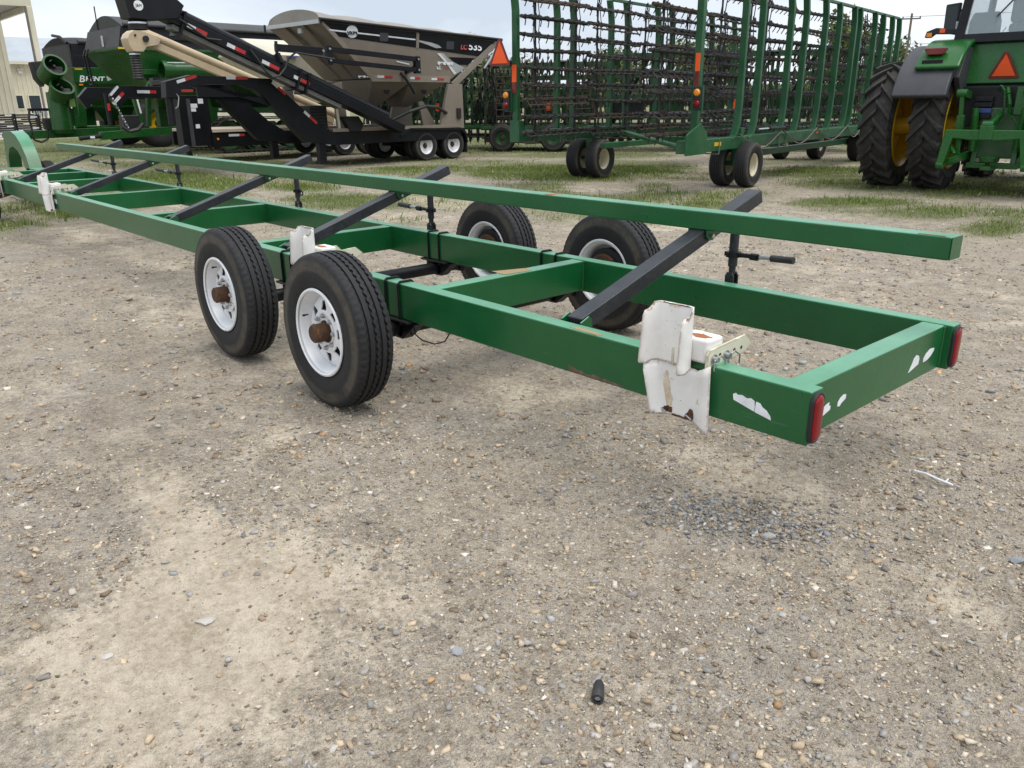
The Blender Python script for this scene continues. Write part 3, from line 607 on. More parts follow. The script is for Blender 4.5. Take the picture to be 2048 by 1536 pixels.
# wheels -----------------------------------------------------------------
def road_tyre(Rr, Wd, rim_r, n=264):
    hw = Wd / 2; tw = hw * .86
    gro = [-.56, -.19, .19, .56]; rows = []
    side = [(-hw * .78, rim_r - .004), (-hw * .86, rim_r + .004), (-hw * .90, rim_r + .014), (-hw * .97, rim_r + (Rr - rim_r) * .25), (-hw, rim_r + (Rr - rim_r) * .42), (-hw * .995, rim_r + (Rr - rim_r) * .55), (-hw * .985, rim_r + (Rr - rim_r) * .58), (-hw * .96, rim_r + (Rr - rim_r) * .74), (-hw * .925, Rr - .026)]
    vs = []; m_ = None
    for k in range(n):
        a = 2 * math.pi * k / n; bl = (k // 2) % 2; no = (k % 4 == 0)
        prof = list(side)
        prof.append((-tw, Rr - .014 - (.005 if no else 0)))
        prof.append((-tw * .86, Rr - .006 - (.004 if no else 0)))
        for gi, g in enumerate(gro):
            of = (.0065 if (bl + gi) % 2 else -.001) ; c_ = g * tw
            crown = lambda y: Rr - .008 * (abs(y) / tw) ** 2.2
            e0 = c_ - .004 - of * (gi % 2 == 0); e1 = c_ + .004 + of * (gi % 2)
            prof += [(e0 - .001, crown(e0)), (e0, crown(e0) - .011), (e1, crown(e1) - .011), (e1 + .001, crown(e1))]
        prof.append((tw * .86, Rr - .006 - (.004 if no else 0)))
        prof.append((tw, Rr - .014 - (.005 if no else 0)))
        prof += [(-d, r) for d, r in reversed(side)]
        m_ = len(prof)
        vs += [(r * math.cos(a), d, r * math.sin(a)) for d, r in prof]
    fs = []
    for k in range(n):
        j = (k + 1) % n
        for i in range(m_ - 1): fs.append((k * m_ + i, j * m_ + i, j * m_ + i + 1, k * m_ + i + 1))
    b = MB(); b.add(vs, fs); me = b.mesh('tyre'); me.polygons.foreach_set('use_smooth', [True] * len(me.polygons)); me.set_sharp_from_angle(angle=R(28)); return me
def disc_with_holes(r0, r1, yprof, hole, na=176, nr=26, th=.006):
    vs = []; fs = []
    for layer in (0, 1):
        for i in range(na):
            a = 2 * math.pi * i / na
            for j in range(nr + 1):
                r = r0 + (r1 - r0) * j / nr; vs.append((r * math.cos(a), yprof(r) + layer * th, r * math.sin(a)))
    M = nr + 1; L = na * M
    solid = [[not hole(r0 + (r1 - r0) * (j + .5) / nr, 2 * math.pi * (i + .5) / na) for j in range(nr)] for i in range(na)]
    for i in range(na):
        i2 = (i + 1) % na
        for j in range(nr):
            if not solid[i][j]: continue
            q = (i * M + j, i2 * M + j, i2 * M + j + 1, i * M + j + 1); fs.append(q); fs.append(tuple(L + t_ for t_ in reversed(q)))
            if not solid[i2][j]: fs.append((i2 * M + j, i2 * M + j + 1, L + i2 * M + j + 1, L + i2 * M + j))
            if not solid[i - 1][j]: fs.append((i * M + j, i * M + j + 1, L + i * M + j + 1, L + i * M + j))
            if j + 1 < nr and not solid[i][j + 1]: fs.append((i * M + j + 1, i2 * M + j + 1, L + i2 * M + j + 1, L + i * M + j + 1))
            if j > 0 and not solid[i][j - 1]: fs.append((i * M + j, i2 * M + j, L + i2 * M + j, L + i * M + j))
    return vs, fs
TYRE = road_tyre(.391, .205, .218); TYRE.materials.append(RUB)
def spoke_hole(r, a):
    s = (a / (2 * math.pi / 8)) % 1 - .5; u = s * 2 * math.pi / 8 * r
    t_ = (r - .110) / .045
    return 0 < t_ < 1 and abs(u) < .027 * (1 - .58 * t_) and (t_ > .10 or abs(u) < .022)
rimp = [(-.098, .206), (-.103, .213), (-.101, .221), (-.095, .223), (-.090, .218), (-.088, .205), (-.075, .198), (-.05, .196), (-.035, .188), (.03, .178), (.075, .190), (.086, .205), (.094, .222), (.098, .220), (.096, .208), (.075, .196)]
rb = MB().lathe(rimp, 64, 'y')
yp = lambda r: -.052 + .030 * max(0, (r - .15) / .035) ** 1.3 - .010 * math.exp(-((r - .095) / .02) ** 2) if r > .06 else -.056
vs, fs = disc_with_holes(.052, .187, yp, spoke_hole); rb.add(vs, fs)
RIM = rb.mesh('wheel'); RIM.materials.append(WHEELW)
RIM.polygons.foreach_set('use_smooth', [True] * len(RIM.polygons)); RIM.set_sharp_from_angle(angle=R(40))
hubm = MB().lathe([(-.130, .001), (-.130, .040), (-.124, .046), (-.06, .047), (-.06, .056), (-.05, .060), (.02, .060), (.03, .11), (.075, .125), (.085, .115), (.085, .03)], 28).mesh('hub')
hubm.materials.append(HUBR); hubm.polygons.foreach_set('use_smooth', [True] * len(hubm.polygons)); hubm.set_sharp_from_angle(angle=R(35))
nutm = MB().lathe([(-.016, .001), (-.016, .006), (-.012, .0105), (-.002, .0115), (.0, .014), (.006, .014)], 6, 'y').mesh('lug_nut'); nutm.materials.append(STEEL)
drum = MB().lathe([(-.02, .05), (-.02, .155), (.05, .16), (.058, .15), (.058, .03)], 32).mesh('brake_drum'); drum.materials.append(RUBD)
def ring_text(body, r, size, a0, sgn):
    cu = bpy.data.curves.new('ring', 'FONT'); cu.body = body; cu.size = size; cu.extrude = .0012; cu.align_x = 'CENTER'; cu.space_character = 1.15
    to = bpy.data.objects.new('ring_tmp', cu); SC.collection.objects.link(to); bpy.context.view_layer.update()
    me = bpy.data.meshes.new_from_object(to.evaluated_get(bpy.context.evaluated_depsgraph_get())); bpy.data.objects.remove(to)
    for v in me.vertices:
        a = a0 - sgn * v.co.x / r; q = r + v.co.y; y = -.1000 + .10 * max(0, q - .325) - v.co.z
        v.co = Vector((q * math.cos(a), sgn * y, q * math.sin(a)))
    me.update(); return me
LETT = [ring_text('ST235/80R16', .318, .030, 1.9, 1), ring_text('LOAD RANGE E', .322, .022, -1.3, 1), ring_text('ST235/80R16', .318, .030, 1.2, -1)]
for l_ in LETT: l_.materials.append(paint('raised_rubber', (.05, .049, .048), .6, .2, (.08, .07, .06)))
def road_wheel(parent, loc, flip, spin, rimmat=None):
    me = RIM
    if rimmat: me = RIM.copy(); me.materials.clear(); me.materials.append(rimmat)
    w = link('wheel', me, None, parent, loc=loc, rot=(0, 0, math.pi if flip else 0)); w.rotation_euler.y = spin if not flip else -spin
    link('tyre', TYRE, None, w); link('hub', hubm, None, w)
    for l_ in LETT: link('sidewall_lettering', l_, None, w)
    link('brake_drum', drum, None, w)
    for k in range(8):
        a = 2 * math.pi * (k + .5) / 8; link('lug_nut', nutm, None, w, loc=(.0825 * math.cos(a), -.062, .0825 * math.sin(a)))
    MB().tube((-.17, -.062, -.0), (-.170, -.078, -.0), .004, 6).tube((-.170, -.078, 0), (-.170, -.092, 0), .0055, 6).build('valve_stem', PLAST, w)
    return w
def place_wheel(x, y, z, flip, spin, mat=None, k=1.):
    w = road_wheel(HT, loc_(x, y, z), flip, spin, mat); w.scale = (k / 1.12,) * 3; return w
for x, rm in ((-2.4607, None), (-3.6351, WHEELR)):
    place_wheel(x, -.1165, .391, False, .35 if rm is None else 1.1, rm)
    place_wheel(x, 1.965, .391, True, .6, None)
# front dolly: curved neck, tongue and two wheels
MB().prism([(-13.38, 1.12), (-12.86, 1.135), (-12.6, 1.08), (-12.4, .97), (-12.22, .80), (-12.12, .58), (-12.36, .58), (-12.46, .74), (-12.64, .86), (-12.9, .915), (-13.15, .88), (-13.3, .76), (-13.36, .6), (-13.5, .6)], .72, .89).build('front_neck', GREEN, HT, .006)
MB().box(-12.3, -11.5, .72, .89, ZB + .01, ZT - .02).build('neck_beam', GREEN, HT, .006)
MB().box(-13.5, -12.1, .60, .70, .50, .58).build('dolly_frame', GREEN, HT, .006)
place_wheel(-14.0, 1.37, .32, True, .2, None, .82); place_wheel(-11.9, .10, .32, False, .9, None, .82)
MB().tube(loc_(-11.95, .15, .30), loc_(-13.98, 1.3, .30), .035, 12).build('dolly_axle', BLACK, HT)

# ---------------------------------------------------------------- generic farm wheel
_WC = {}
def farm_wheel(parent, loc, Rr, Wd, rr, rimmat, rz=0., ribs=5, hub=True, rub=None, dish=.3):
    key = (Rr, Wd, rr, rimmat.name, ribs, dish)
    if key not in _WC:
        hw = Wd / 2; pr = [(-hw * .72, rr - .004), (-hw * .9, rr + .015), (-hw, rr + (Rr - rr) * .45), (-hw * .95, Rr - (Rr - rr) * .22), (-hw * .80, Rr - .022)]
        tp = []
        for k in range(ribs + 1):
            y = -hw * .72 + 2 * hw * .72 * k / ribs; q = Rr - .02 * (abs(y) / hw) ** 2
            if 0 < k < ribs: tp += [(y - .006, q), (y - .003, q - .012), (y + .003, q - .012), (y + .006, q)]
            else: tp += [(y, q)]
        pr = pr + tp + [(-d, r) for d, r in reversed(pr)]
        t_ = MB().lathe(pr, 48).mesh('tyre'); t_.materials.append(rub or RUB); t_.polygons.foreach_set('use_smooth', [True] * len(t_.polygons)); t_.set_sharp_from_angle(angle=R(35))
        rim = MB().lathe([(-hw * .70, rr - .012), (-hw * .78, rr - .002), (-hw * .74, rr + .008), (-hw * .66, rr), (-hw * .5, rr * .90), (-hw * dish, rr * .86), (-hw * dish + .01, rr * .55), (-hw * dish - .015, rr * .40), (-hw * dish - .015, rr * .12), (-hw * dish + .02, rr * .12), (-hw * dish + .02, rr * .8), (hw * .5, rr * .88), (hw * .74, rr + .006), (hw * .70, rr - .012), (hw * .5, rr * .84)], 36).mesh('wheel'); rim.materials.append(rimmat)
        rim.polygons.foreach_set('use_smooth', [True] * len(rim.polygons)); rim.set_sharp_from_angle(angle=R(40))
        h_ = MB().lathe([(-hw * dish - .07, .001), (-hw * dish - .07, rr * .18), (-hw * dish - .02, rr * .20), (-hw * dish - .016, rr * .34), (-hw * dish - .005, rr * .34)], 18)
        for k in range(6):
            a = k * math.pi / 3; h_.tube((rr * .28 * math.cos(a), -hw * dish - .04, rr * .28 * math.sin(a)), (rr * .28 * math.cos(a), -hw * dish - .01, rr * .28 * math.sin(a)), .010, 6)
        h_ = h_.mesh('hub'); h_.materials.append(HUBR)
        _WC[key] = (t_, rim, h_)
    t_, rim, h_ = _WC[key]
    w = link('wheel', rim, None, parent, loc=loc, rot=(0, 0, rz)); link('tyre', t_, None, w)
    if hub: link('hub', h_, None, w)
    return w
def tape(parent, pts, y, red_first=False, wd=.05, frac=.58, n=(0, -1, 0)):   # reflective strip along p->q in the s-h plane
    (a, b), (c, d) = pts; mx_ = (a + (c - a) * frac, b + (d - b) * frac)
    MB().bar((a, y, b), (mx_[0], y, mx_[1]), .006, wd).build('reflective_strip', TAPER if red_first else TAPEW, parent)
    MB().bar((mx_[0], y, mx_[1]), (c, y, d), .006, wd).build('reflective_strip', TAPEW if red_first else TAPER, parent)

# ---------------------------------------------------------------- bulk seed tender (grey-tan)
ST = thing('seed_tender', 'grey-tan bulk seed tender with black conveyor and arched black gooseneck', 'seed tender', (-16.95, 11.1, 0), R(94))
zt_ = lambda s: 3.265 - .033 * (s + 2.95); zm_ = lambda s: 2.935 - .066 * (s + 2.47); Yf = 2.35
def rect(x0, x1, y0, y1, z0, z1): return [(x0, y0, z0), (x1, y0, z1), (x1, y1, z1), (x0, y1, z0)]
L0 = rect(-1.48, 1.0, .14, Yf - .14, 2.04, 1.97); L1 = rect(-2.47, 2.05, .05, Yf - .05, 2.93, 2.64); L2 = rect(-2.95, 2.89, 0, Yf, 3.265, 3.07)
hop = MB().sweep([L0, L1, L2]).build('hopper', TAN, ST, .01)
tips = MB()
for s0, s1, tip in ((-1.48, -.25, -.90), (-.25, 1.0, .18)):
    a = [(s0, .17, 2.02), (s1, .17, 1.98), (s1, Yf - .17, 1.98), (s0, Yf - .17, 2.02)]
    b = [(tip - .12, 1.0, 1.36), (tip + .12, 1.0, 1.36), (tip + .12, 1.4, 1.36), (tip - .12, 1.4, 1.36)]
    MB().sweep([b, a]).build('hopper_cone', TAN, ST, .006)
    MB().lathe([(0, .001), (0, .09), (.01, .10), (.01, .001)], 18, 'y', ((s0 + s1) / 2 + .05, .44, 1.78)).build('sight_port', PLAST, ST)
def ys(s, h):                                     # near face of the hopper
    t1, m1 = zt_(s), zm_(s)
    return .05 * (t1 - h) / (t1 - m1) if h > m1 else .05 + .09 * (m1 - h) / (m1 - 2.0)
def decal(name, poly, mat, off=.006, th=.004, parent=None):
    n = len(poly); v = [(s, ys(s, h) - off, h) for s, h in poly] + [(s, ys(s, h) - off + th, h) for s, h in poly]
    f = [tuple(range(n)), tuple(range(2 * n - 1, n - 1, -1))] + [(i, (i + 1) % n, n + (i + 1) % n, n + i) for i in range(n)]
    return MB().add(v, f).build(name, mat, parent or ST)
top = [(s, zt_(s) - .03) for s in np.linspace(-2.86, 2.70, 8)]; bot = [(s, zm_(s) + .012) for s in np.linspace(2.16, -2.45, 8)]
decal('side_panel', top + bot, BLACK, .008, .006)
decal('panel_divider', [(-.12, zt_(0) - .03), (-.03, zt_(0) - .03), (-.03, zm_(0)), (-.12, zm_(0))], TAN, .014, .008)
for a, b, w1 in (((-2.72, 3.075), (-.15, 2.975), .016),):
    decal('pinstripe', [(a[0], a[1] + w1), (b[0], b[1] + w1), (b[0], b[1] - w1), (a[0], a[1] - w1)], PRINTW, .0135, .003)
decal('swoosh', [(-.03, 2.965), (.35, 2.93), (.62, 2.88), (.74, 2.815), (.55, 2.80), (.3, 2.86), (-.03, 2.93)], PRINTG, .0135, .003)
decal('swoosh', [(.62, 2.68), (.80, 2.69), (1.05, 2.52), (1.62, 2.34), (1.30, 2.19), (1.0, 2.45)], PRINTG, .012, .003)
decal('swoosh', [(.58, 2.68), (.70, 2.68), (1.30, 2.20), (1.22, 2.17), (.95, 2.42)], PRINTW, .016, .003)
decal('wing_panel', [(1.0, 2.60), (1.95, 2.60), (1.72, 2.42), (1.30, 2.42)], BLACK, .010, .003)
for s, h in ((-1.14, 2.99), (1.03, 2.885)):
    k = [(s + .13 * max(-1, min(1, 1.35 * math.cos(a))), h + .095 * max(-1, min(1, 1.35 * math.sin(a)))) for a in np.linspace(0, 6.283, 25)[:-1]]
    decal('sight_window', k, GREYP, .016, .006)
decal('emblem', [(-2.08 + .165 * math.cos(a), 3.065 + .135 * math.sin(a)) for a in np.linspace(0, 6.283, 33)[:-1]], PRINTW, .018, .004)
RX = (R(90) , 0, 0)
text('lettering', 'J&M', .18, PRINTK, ST, (-2.08, ys(-2.08, 3.06) - .021, 3.06), (R(82), 0, 0), .002, off=.004)
text('lettering', '535', .25, PRINTW, ST, (1.93, ys(1.93, 2.875) - .017, 2.872), (R(82), R(1.4), 0), .002, .1, 1.35, off=.006)
text('lettering', 'LC', .18, PRINTR, ST, (1.50, ys(1.5, 2.88) - .017, 2.858), (R(82), R(1.4), 0), .002, .3, 1.1, off=.006)
text('lettering', 'speedtender', .135, PRINTW, ST, (.88, ys(.88, 2.45) - .017, 2.45), (R(83), R(1.4), 0), .002, .2, .8, off=.005)
text('lettering', 'LC', .10, PRINTW, ST, (.66, ys(.7, 2.32) - .017, 2.325), (R(83), R(1.4), 0), .002, .1, 1.2, off=.003)
text('lettering', 'SERIES', .05, PRINTR, ST, (.93, ys(.9, 2.32) - .017, 2.33), (R(83), R(1.4), 0), .002, .1, 1.2)
text('lettering', 'speedtender', .075, PRINTW, ST, (-1.72, ys(-1.72, 2.10) - .022, 2.085), (R(83), 0, 0), .002, .2, 1.1, off=.003)
decal('name_strip', [(-2.08, 2.12), (-1.42, 2.12), (-1.42, 2.045), (-2.08, 2.045)], GREYP, .018, .004)
MB().box(-1.52, 1.06, .10, .135, 1.97, 2.12).build('lower_rail', TAN, ST, .004)
for a, b in ((-1.36, -.88), (-.32, .02), (.40, .84)):
    MB().box(a, a + (b - a) * .45, .092, .099, 2.03 - .02 * a, 2.085 - .02 * a).build('reflective_strip', TAPEW, ST); MB().box(a + (b - a) * .45, b, .092, .099, 2.03 - .02 * a, 2.085 - .02 * a).build('reflective_strip', TAPER, ST)
# roll tarp with bows
loops = []
for s in np.linspace(-2.93, 2.87, 61):
    k = (s + 2.93) / 5.8; ridge = .27 - .12 * k - .035 * abs(math.sin(k * 5 * math.pi)) * 0 + .06 * abs(math.cos(k * 4.5 * math.pi)) - .03
    l = [(s, Yf * j / 16, zt_(s) + ridge * math.sin(math.pi * j / 16) ** .42) for j in range(17)] + [(s, Yf / 2, zt_(s) - .02)]
    loops.append(l)
MB().sweep(loops).build('roll_tarp', TARPT, ST, smooth=True)
MB().tube((-2.99, -.03, zt_(-2.95) + .02), (2.93, -.03, zt_(2.9) + .02), .042, 12).build('tarp_roller', BLACK, ST, smooth=True)
MB().box(-2.99, -2.95, .03, Yf - .03, 3.20, 3.285).build('front_rim', LGREY, ST, .006)
MB().box(2.89, 2.93, .03, Yf - .03, 2.99, 3.085).build('rear_rim', TAN, ST, .006)
for y in (.8, 1.6): MB().bar((-2.93, y, 3.22), (-1.52, y + (Yf / 2 - y) * .3, 2.08), .10, .05).build('front_rib', TAN, ST, .006)
MB().box(-2.90, -2.84, .9, 1.05, 3.05, 3.16).build('front_tag', LGREY, ST)
MB().bar((2.82, .03, 3.06), (1.12, .06, 1.90), .16, .06, (0, 1, 0)).build('end_rail', TAN, ST, .006)
MB().bar((-2.88, .03, 3.24), (-1.50, .12, 2.05), .11, .05, (0, 1, 0)).build('end_rail', TAN, ST, .006)
# legs and frame
for y in (.02, Yf - .12):
    MB().prism([(.94, 1.93), (1.43, 1.93), (1.46, .80), (.58, .80)], y, y + .10).build('rear_leg', TAN, ST, .008)
    MB().prism([(.20, 1.50), (.36, 1.50), (.84, .82), (.36, .82)], y + .4, y + .46).build('brace', TAN, ST, .004)
    MB().prism([(-2.66, 1.9), (-2.40, 1.95), (-2.30, .86), (-2.60, .86)], y + .1, y + .18).build('front_leg', TAN, ST, .006)
    MB().box(-2.86, 1.35, y, y + .10, .52, .82).build('frame_rail', BLACK, ST, .008)
    MB().box(-2.84, 1.30, y - .02, y + .14, .822, .90).build('deck_edge', TAN, ST, .004)
MB().box(-2.6, 1.3, .12, Yf - .12, .60, .70).build('deck', BLACK, ST)
MB().prism([(-.82, .62), (-.80, .70), (-.55, .83), (-.45, .85), (1.36, .80), (1.50, .70), (1.56, .42), (1.52, .42), (1.45, .66), (1.32, .75), (-.44, .80), (-.74, .66)], -.02, .62).build('fender', BLACK, ST, .004)
MB().box(1.53, 1.56, .02, .60, .15, .45).build('mud_flap', RUBD, ST)
for s in (.09, 1.07):
    for y in (.13, .44, Yf - .13, Yf - .44): farm_wheel(ST, (s, y, .385), .385, .225, .215, WHEELW, 0 if y < 1.2 else math.pi, 4, dish=.05)
MB().tube((.09, .1, .385), (.09, Yf - .1, .385), .05, 10).build('axle', IRON, ST); MB().tube((1.07, .1, .385), (1.07, Yf - .1, .385), .05, 10).build('axle', IRON, ST)
# gooseneck, two side beams joined at the coupler
nk = [(-6.05, 2.05), (-4.36, 2.0), (-4.01, 1.69), (-3.25, 1.05), (-2.80, .80), (-2.80, .53), (-3.62, .63), (-4.40, 1.42), (-4.58, 1.62), (-4.78, 1.76), (-5.11, 1.86), (-6.08, 1.88)]
for y in (.0, Yf - .2): MB().prism(nk, y, y + .20).build('gooseneck_beam', BLACK, ST, .008)
MB().prism([(-6.75, 1.92), (-6.19, 2.05), (-6.05, 2.05), (-6.08, 1.86), (-6.58, 1.61), (-6.78, 1.61)], -.02, .22).build('neck_nose', BLACK, ST, .008)
MB().box(-6.1, -4.4, .2, Yf - .2, 1.90, 2.0).build('neck_plate', BLACK, ST, .006)
MB().prism([(-6.08, 1.62), (-4.6, 1.62), (-4.40, 1.42), (-6.08, 1.88)], .05, .10).build('gusset', BLACK, ST)
MB().tube((-6.68, .1, 1.62), (-6.68, .1, 1.08), .075, 14).build('coupler', BLACK, ST, smooth=True)
MB().path([(-6.6, .0, 1.75), (-6.52, -.02, 1.62), (-6.56, -.02, 1.45), (-6.62, -.01, 1.4)], .012, 5).build('safety_chain', STEEL, ST)
for a, b, rf in (((-6.52, 1.91), (-6.09, 2.03), 0), ((-5.42, 2.005), (-4.92, 2.005), 0), ((-4.34, 1.93), (-4.03, 1.67), 0), ((-3.59, 1.30), (-3.27, 1.03), 0)): tape(ST, (a, b), -.024 if a[0] < -6 else -.004, rf, .06, .42)
MB().box(-6.45, -6.2, -.004 - .02, -.02, 1.72, 1.77).build('reflective_strip', TAPER, ST)
MB().box(-3.24, -3.06, .02, .18, .16, .95).box(-3.27, -3.03, -.01, .21, .12, .17).build('landing_leg', BLACK, ST, .006)
MB().box(-3.24, -3.06, Yf - .18, Yf - .02, .16, .95).build('landing_leg', BLACK, ST, .006)
# engine cover, control box, white post
MB().box(-3.38, -2.90, .1, .55, .92, 1.43).build('engine_cover', PLAST, ST, .02)
for k in range(6): MB().box(-3.36, -2.92, .092, .099, .98 + .07 * k, 1.01 + .07 * k).build('louvre', BLACK, ST)
MB().prism([(-2.56, 1.17), (-2.10, 1.17), (-1.96, .98), (-2.06, .82), (-2.36, .82)], -.05, .35).build('control_box', PLAST, ST, .01)
MB().tube((-2.58, .1, .90), (-2.62, .1, 1.5), .035, 10).build('support_post', IVORY, ST, smooth=True)
# conveyor: trough, return cover tube, underside belt guard
ca = Vector((-.98, -.23, .84)); cb = Vector((-6.75, -.23, 3.146)); cd = (cb - ca).normalized(); up_ = Vector((0, 0, 1)); sd = cd.cross(up_).normalized(); un = sd.cross(cd).normalized()
MB().bar(ca, cb, .36, .20, (0, 0, 1)).build('conveyor_body', BLACK, ST, .01)
MB().tube(ca + un * .14 + cd * .5, cb + un * .14 - cd * .25, .115, 18).build('conveyor_tube', BLACK, ST, smooth=True)
MB().bar(ca - un * .16 + cd * 1.9, cb - un * .16 - cd * .2, .28, .10).build('belt_guard', paint('grey_underside', (.10, .098, .095), .45, .2), ST, .008)
for t0 in (.45, .485, .90): MB().bar(ca + cd * (t0 * 6.5) - un * .27, ca + cd * (t0 * 6.5) + un * .20, .48, .04, tuple(cd)).build('flange', BLACK, ST, .003)
for k, (a, b) in enumerate(((-6.33, -5.94), (-5.53, -5.14), (-4.77, -4.38), (-4.03, -3.64))):
    f = lambda s: (ca.z + (cb.z - ca.z) * (s - ca.x) / (cb.x - ca.x)) - .02
    yy = ca.y + (cb.y - ca.y) * (a - ca.x) / (cb.x - ca.x) - .185
    tape(ST, ((a, f(a)), (b, f(b))), yy, 0, .075, .42)
    yy2 = ca.y + (cb.y - ca.y) * (-2 - ca.x) / (cb.x - ca.x) - .205
hd = MB().prism([(-7.50, 3.36), (-7.44, 3.02), (-7.06, 3.0), (-6.52, 3.06), (-6.36, 3.30), (-6.72, 3.60), (-7.40, 3.56)], -.46, .0).build('conveyor_head', BLACK, ST, .012)
MB().lathe([(0, .001), (0, .085), (.008, .09), (.008, .001)], 20, 'y', (-7.26, -.472, 3.24)).build('emblem', PRINTW, ST); text('lettering', 'J&M', .07, PRINTK, ST, (-7.26, -.475, 3.24), RX, .002)
MB().lathe([(2.84, .15), (2.84, .175), (2.98, .175), (3.02, .14), (3.03, .05)], 20, 'z', (-7.22, -.22, 0)).build('spout', RUBD, ST, smooth=True); MB().lathe([(2.94, .172), (2.94, .181), (2.97, .181), (2.97, .172)], 20, 'z', (-7.22, -.22, 0), True).build('spout_band', CHROME, ST)
MB().path([(-6.5, -.48, 3.05), (-6.0, -.52, 2.72), (-5.7, -.50, 2.7)], .02, 6).build('hydraulic_hose', PLAST, ST)
MB().path([(-5.05, -.46, 2.55), (-4.9, -.48, 2.35), (-4.75, -.50, 2.12), (-4.62, -.50, 2.02), (-4.45, -.50, 2.04), (-4.28, -.5, 2.2), (-4.18, -.5, 2.4), (-4.05, -.6, 2.52), (-3.8, -.55, 2.5), (-3.0, -.5, 2.42)], .022, 6).build('hydraulic_hose', PLAST, ST)
# folding support boom on the near side
for a, b, t_ in (((-4.36, 2.62), (-3.2, 2.585), .15), ((-3.02, 2.64), (-.42, 2.49), .11), ((-3.02, 2.40), (-.42, 2.24), .10), ((-3.02, 2.30), (-3.02, 2.72), .14), ((-.42, 2.16), (-.42, 2.56), .15)): MB().bar((a[0], -.32, a[1]), (b[0], -.32, b[1]), .12, t_).build('boom_bar', BLACK, ST, .006)
for p_ in ((-3.02, 2.64), (-3.02, 2.40), (-.42, 2.49), (-.42, 2.24), (-3.2, 2.59)): MB().tube((p_[0], -.41, p_[1]), (p_[0], -.22, p_[1]), .028, 8).build('pivot_pin', STEEL, ST)
MB().tube((-1.1, -.34, 2.42), (-.70, -.34, 2.36), .03, 8).build('hydraulic_cylinder', CHROME, ST); MB().bar((-.42, -.3, 2.3), (-.42, .2, 2.2), .1, .1).build('boom_mount', BLACK, ST)
MB().bar((-4.34, -.32, 2.5), (-4.34, -.32, 2.75), .05, .05).bar((-4.34, -.32, 2.5), (-4.3, -.4, 2.3), .1, .1).build('boom_post', BLACK, ST)
MB().path([(-.6, .1, 2.2), (-.45, -.05, 1.9), (-.3, -.05, 1.7)], .04, 6).path([(-.9, .2, 1.05), (-.5, 0, 1.25), (0, -.1, 1.38), (.4, -.1, 1.35), (.8, 0, 1.2)], .045, 7).build('black_hose', PLAST, ST)
MB().box(1.18, 1.32, -.03, .02, 1.05, 1.32).build('rear_lamp', PLAST, ST, .01)
MB().tube((2.86, -.02, 3.0), (2.35, .1, 2.35), .03, 8).build('tarp_arm', LGREY, ST, smooth=True)

# ---------------------------------------------------------------- second tender: ivory hopper, beige auger, black gooseneck trailer
S2 = thing('seed_tender', 'ivory seed tender with beige auger on a low black gooseneck trailer', 'seed tender', (-20.8, 11.1, 0), R(94))
MB().box(-4.3, .9, 0, .12, .42, .78).build('frame_rail', BLACK, S2, .006); MB().box(-4.3, .9, 2.2, 2.32, .42, .78).build('frame_rail', BLACK, S2, .006)
MB().box(-4.24, .8, -.03, 2.35, .785, .86).build('deck_edge', DECKW, S2, .004)
for a, b in (((-3.79, .70), (-3.33, .70)), ((-2.44, .67), (-1.97, .67))): tape(S2, (a, b), -.005, 0, .06, .66)
MB().lathe([(0, .001), (0, .03), (.01, .03), (.01, .001)], 10, 'y', (-4.1, -.012, .62)).build('marker_lamp', AMBER, S2)
MB().box(-5.03, -4.24, .0, .35, .46, 1.70).build('front_riser', BLACK, S2, .01)
for x0, x1, z0, z1 in ((-4.80, -4.55, 1.40, 1.50), (-4.76, -4.60, 1.31, 1.39), (-4.52, -4.38, 1.50, 1.62), (-4.66, -4.55, .9, 1.0)): MB().box(x0, x1, -.006, 0, z0, z1).build('sticker', STICK, S2)
MB().bar((-4.98, -.02, .46), (-4.92, -.02, .22), .12, .10).build('landing_leg', BLACK, S2, .004); MB().box(-4.84, -4.74, -.03, 0, .46, 1.62).build('riser_rib', GREYP, S2)
MB().prism([(-6.43, 1.92), (-5.0, 1.90), (-5.0, 1.62), (-6.24, 1.65), (-6.52, 1.40), (-6.68, 1.68)], .0, .18).build('neck_beam', BLACK, S2, .008)
MB().prism([(-6.43, 1.92), (-5.0, 1.90), (-5.0, 1.62), (-6.24, 1.65), (-6.52, 1.40), (-6.68, 1.68)], 2.0, 2.18).build('neck_beam', BLACK, S2, .008)
for a, b in (((-6.02, 1.785), (-5.56, 1.78)), ((-6.63, 1.51), (-6.35, 1.76))): tape(S2, (a, b), -.005, 0, .07, .66)
MB().bar((-6.66, -.004, 1.70), (-6.45, -.004, 1.90), .006, .05).build('reflective_strip', TAPEW, S2)
MB().tube((-6.80, -.1, 1.75), (-6.80, -.1, 1.02), .055, 12).build('coupler_post', BLACK, S2, smooth=True); MB().box(-6.83, -6.77, -.165, -.155, 1.36, 1.52).build('red_marker', TAPER, S2)
for k in range(11): MB().lathe([(-.012, .014), (-.012, .028), (.012, .028), (.012, .014)], 8, 'y' if k % 2 else 'x', (-6.68 + .025 * k, -.16, 1.62 - .065 * k), True).build('chain_link', STEEL, S2)
MB().path([(-6.55, -.1, 1.0), (-6.4, -.14, .88), (-6.2, -.14, .92), (-6.05, -.1, 1.05)], .05, 6).build('coiled_hose', PLAST, S2)
MB().box(-6.45, -6.05, .0, .3, .9, 1.25).build('hydraulic_block', PLAST, S2, .02)
L0 = rect(-1.2, .9, .5, 1.8, 1.5, 1.5); L1 = rect(-2.7, 2.0, 0.1, 2.2, 2.75, 2.7)
MB().sweep([L0, L1]).build('hopper', IVORY, S2, .01)
MB().prism([(.1, 2.72), (.35, 3.0), (.75, 3.16), (1.15, 3.19), (1.6, 3.12), (2.0, 2.95), (2.2, 2.72)], -2.68, 2.0, 'x').build('hopper_cover', IVORY, S2, .01)
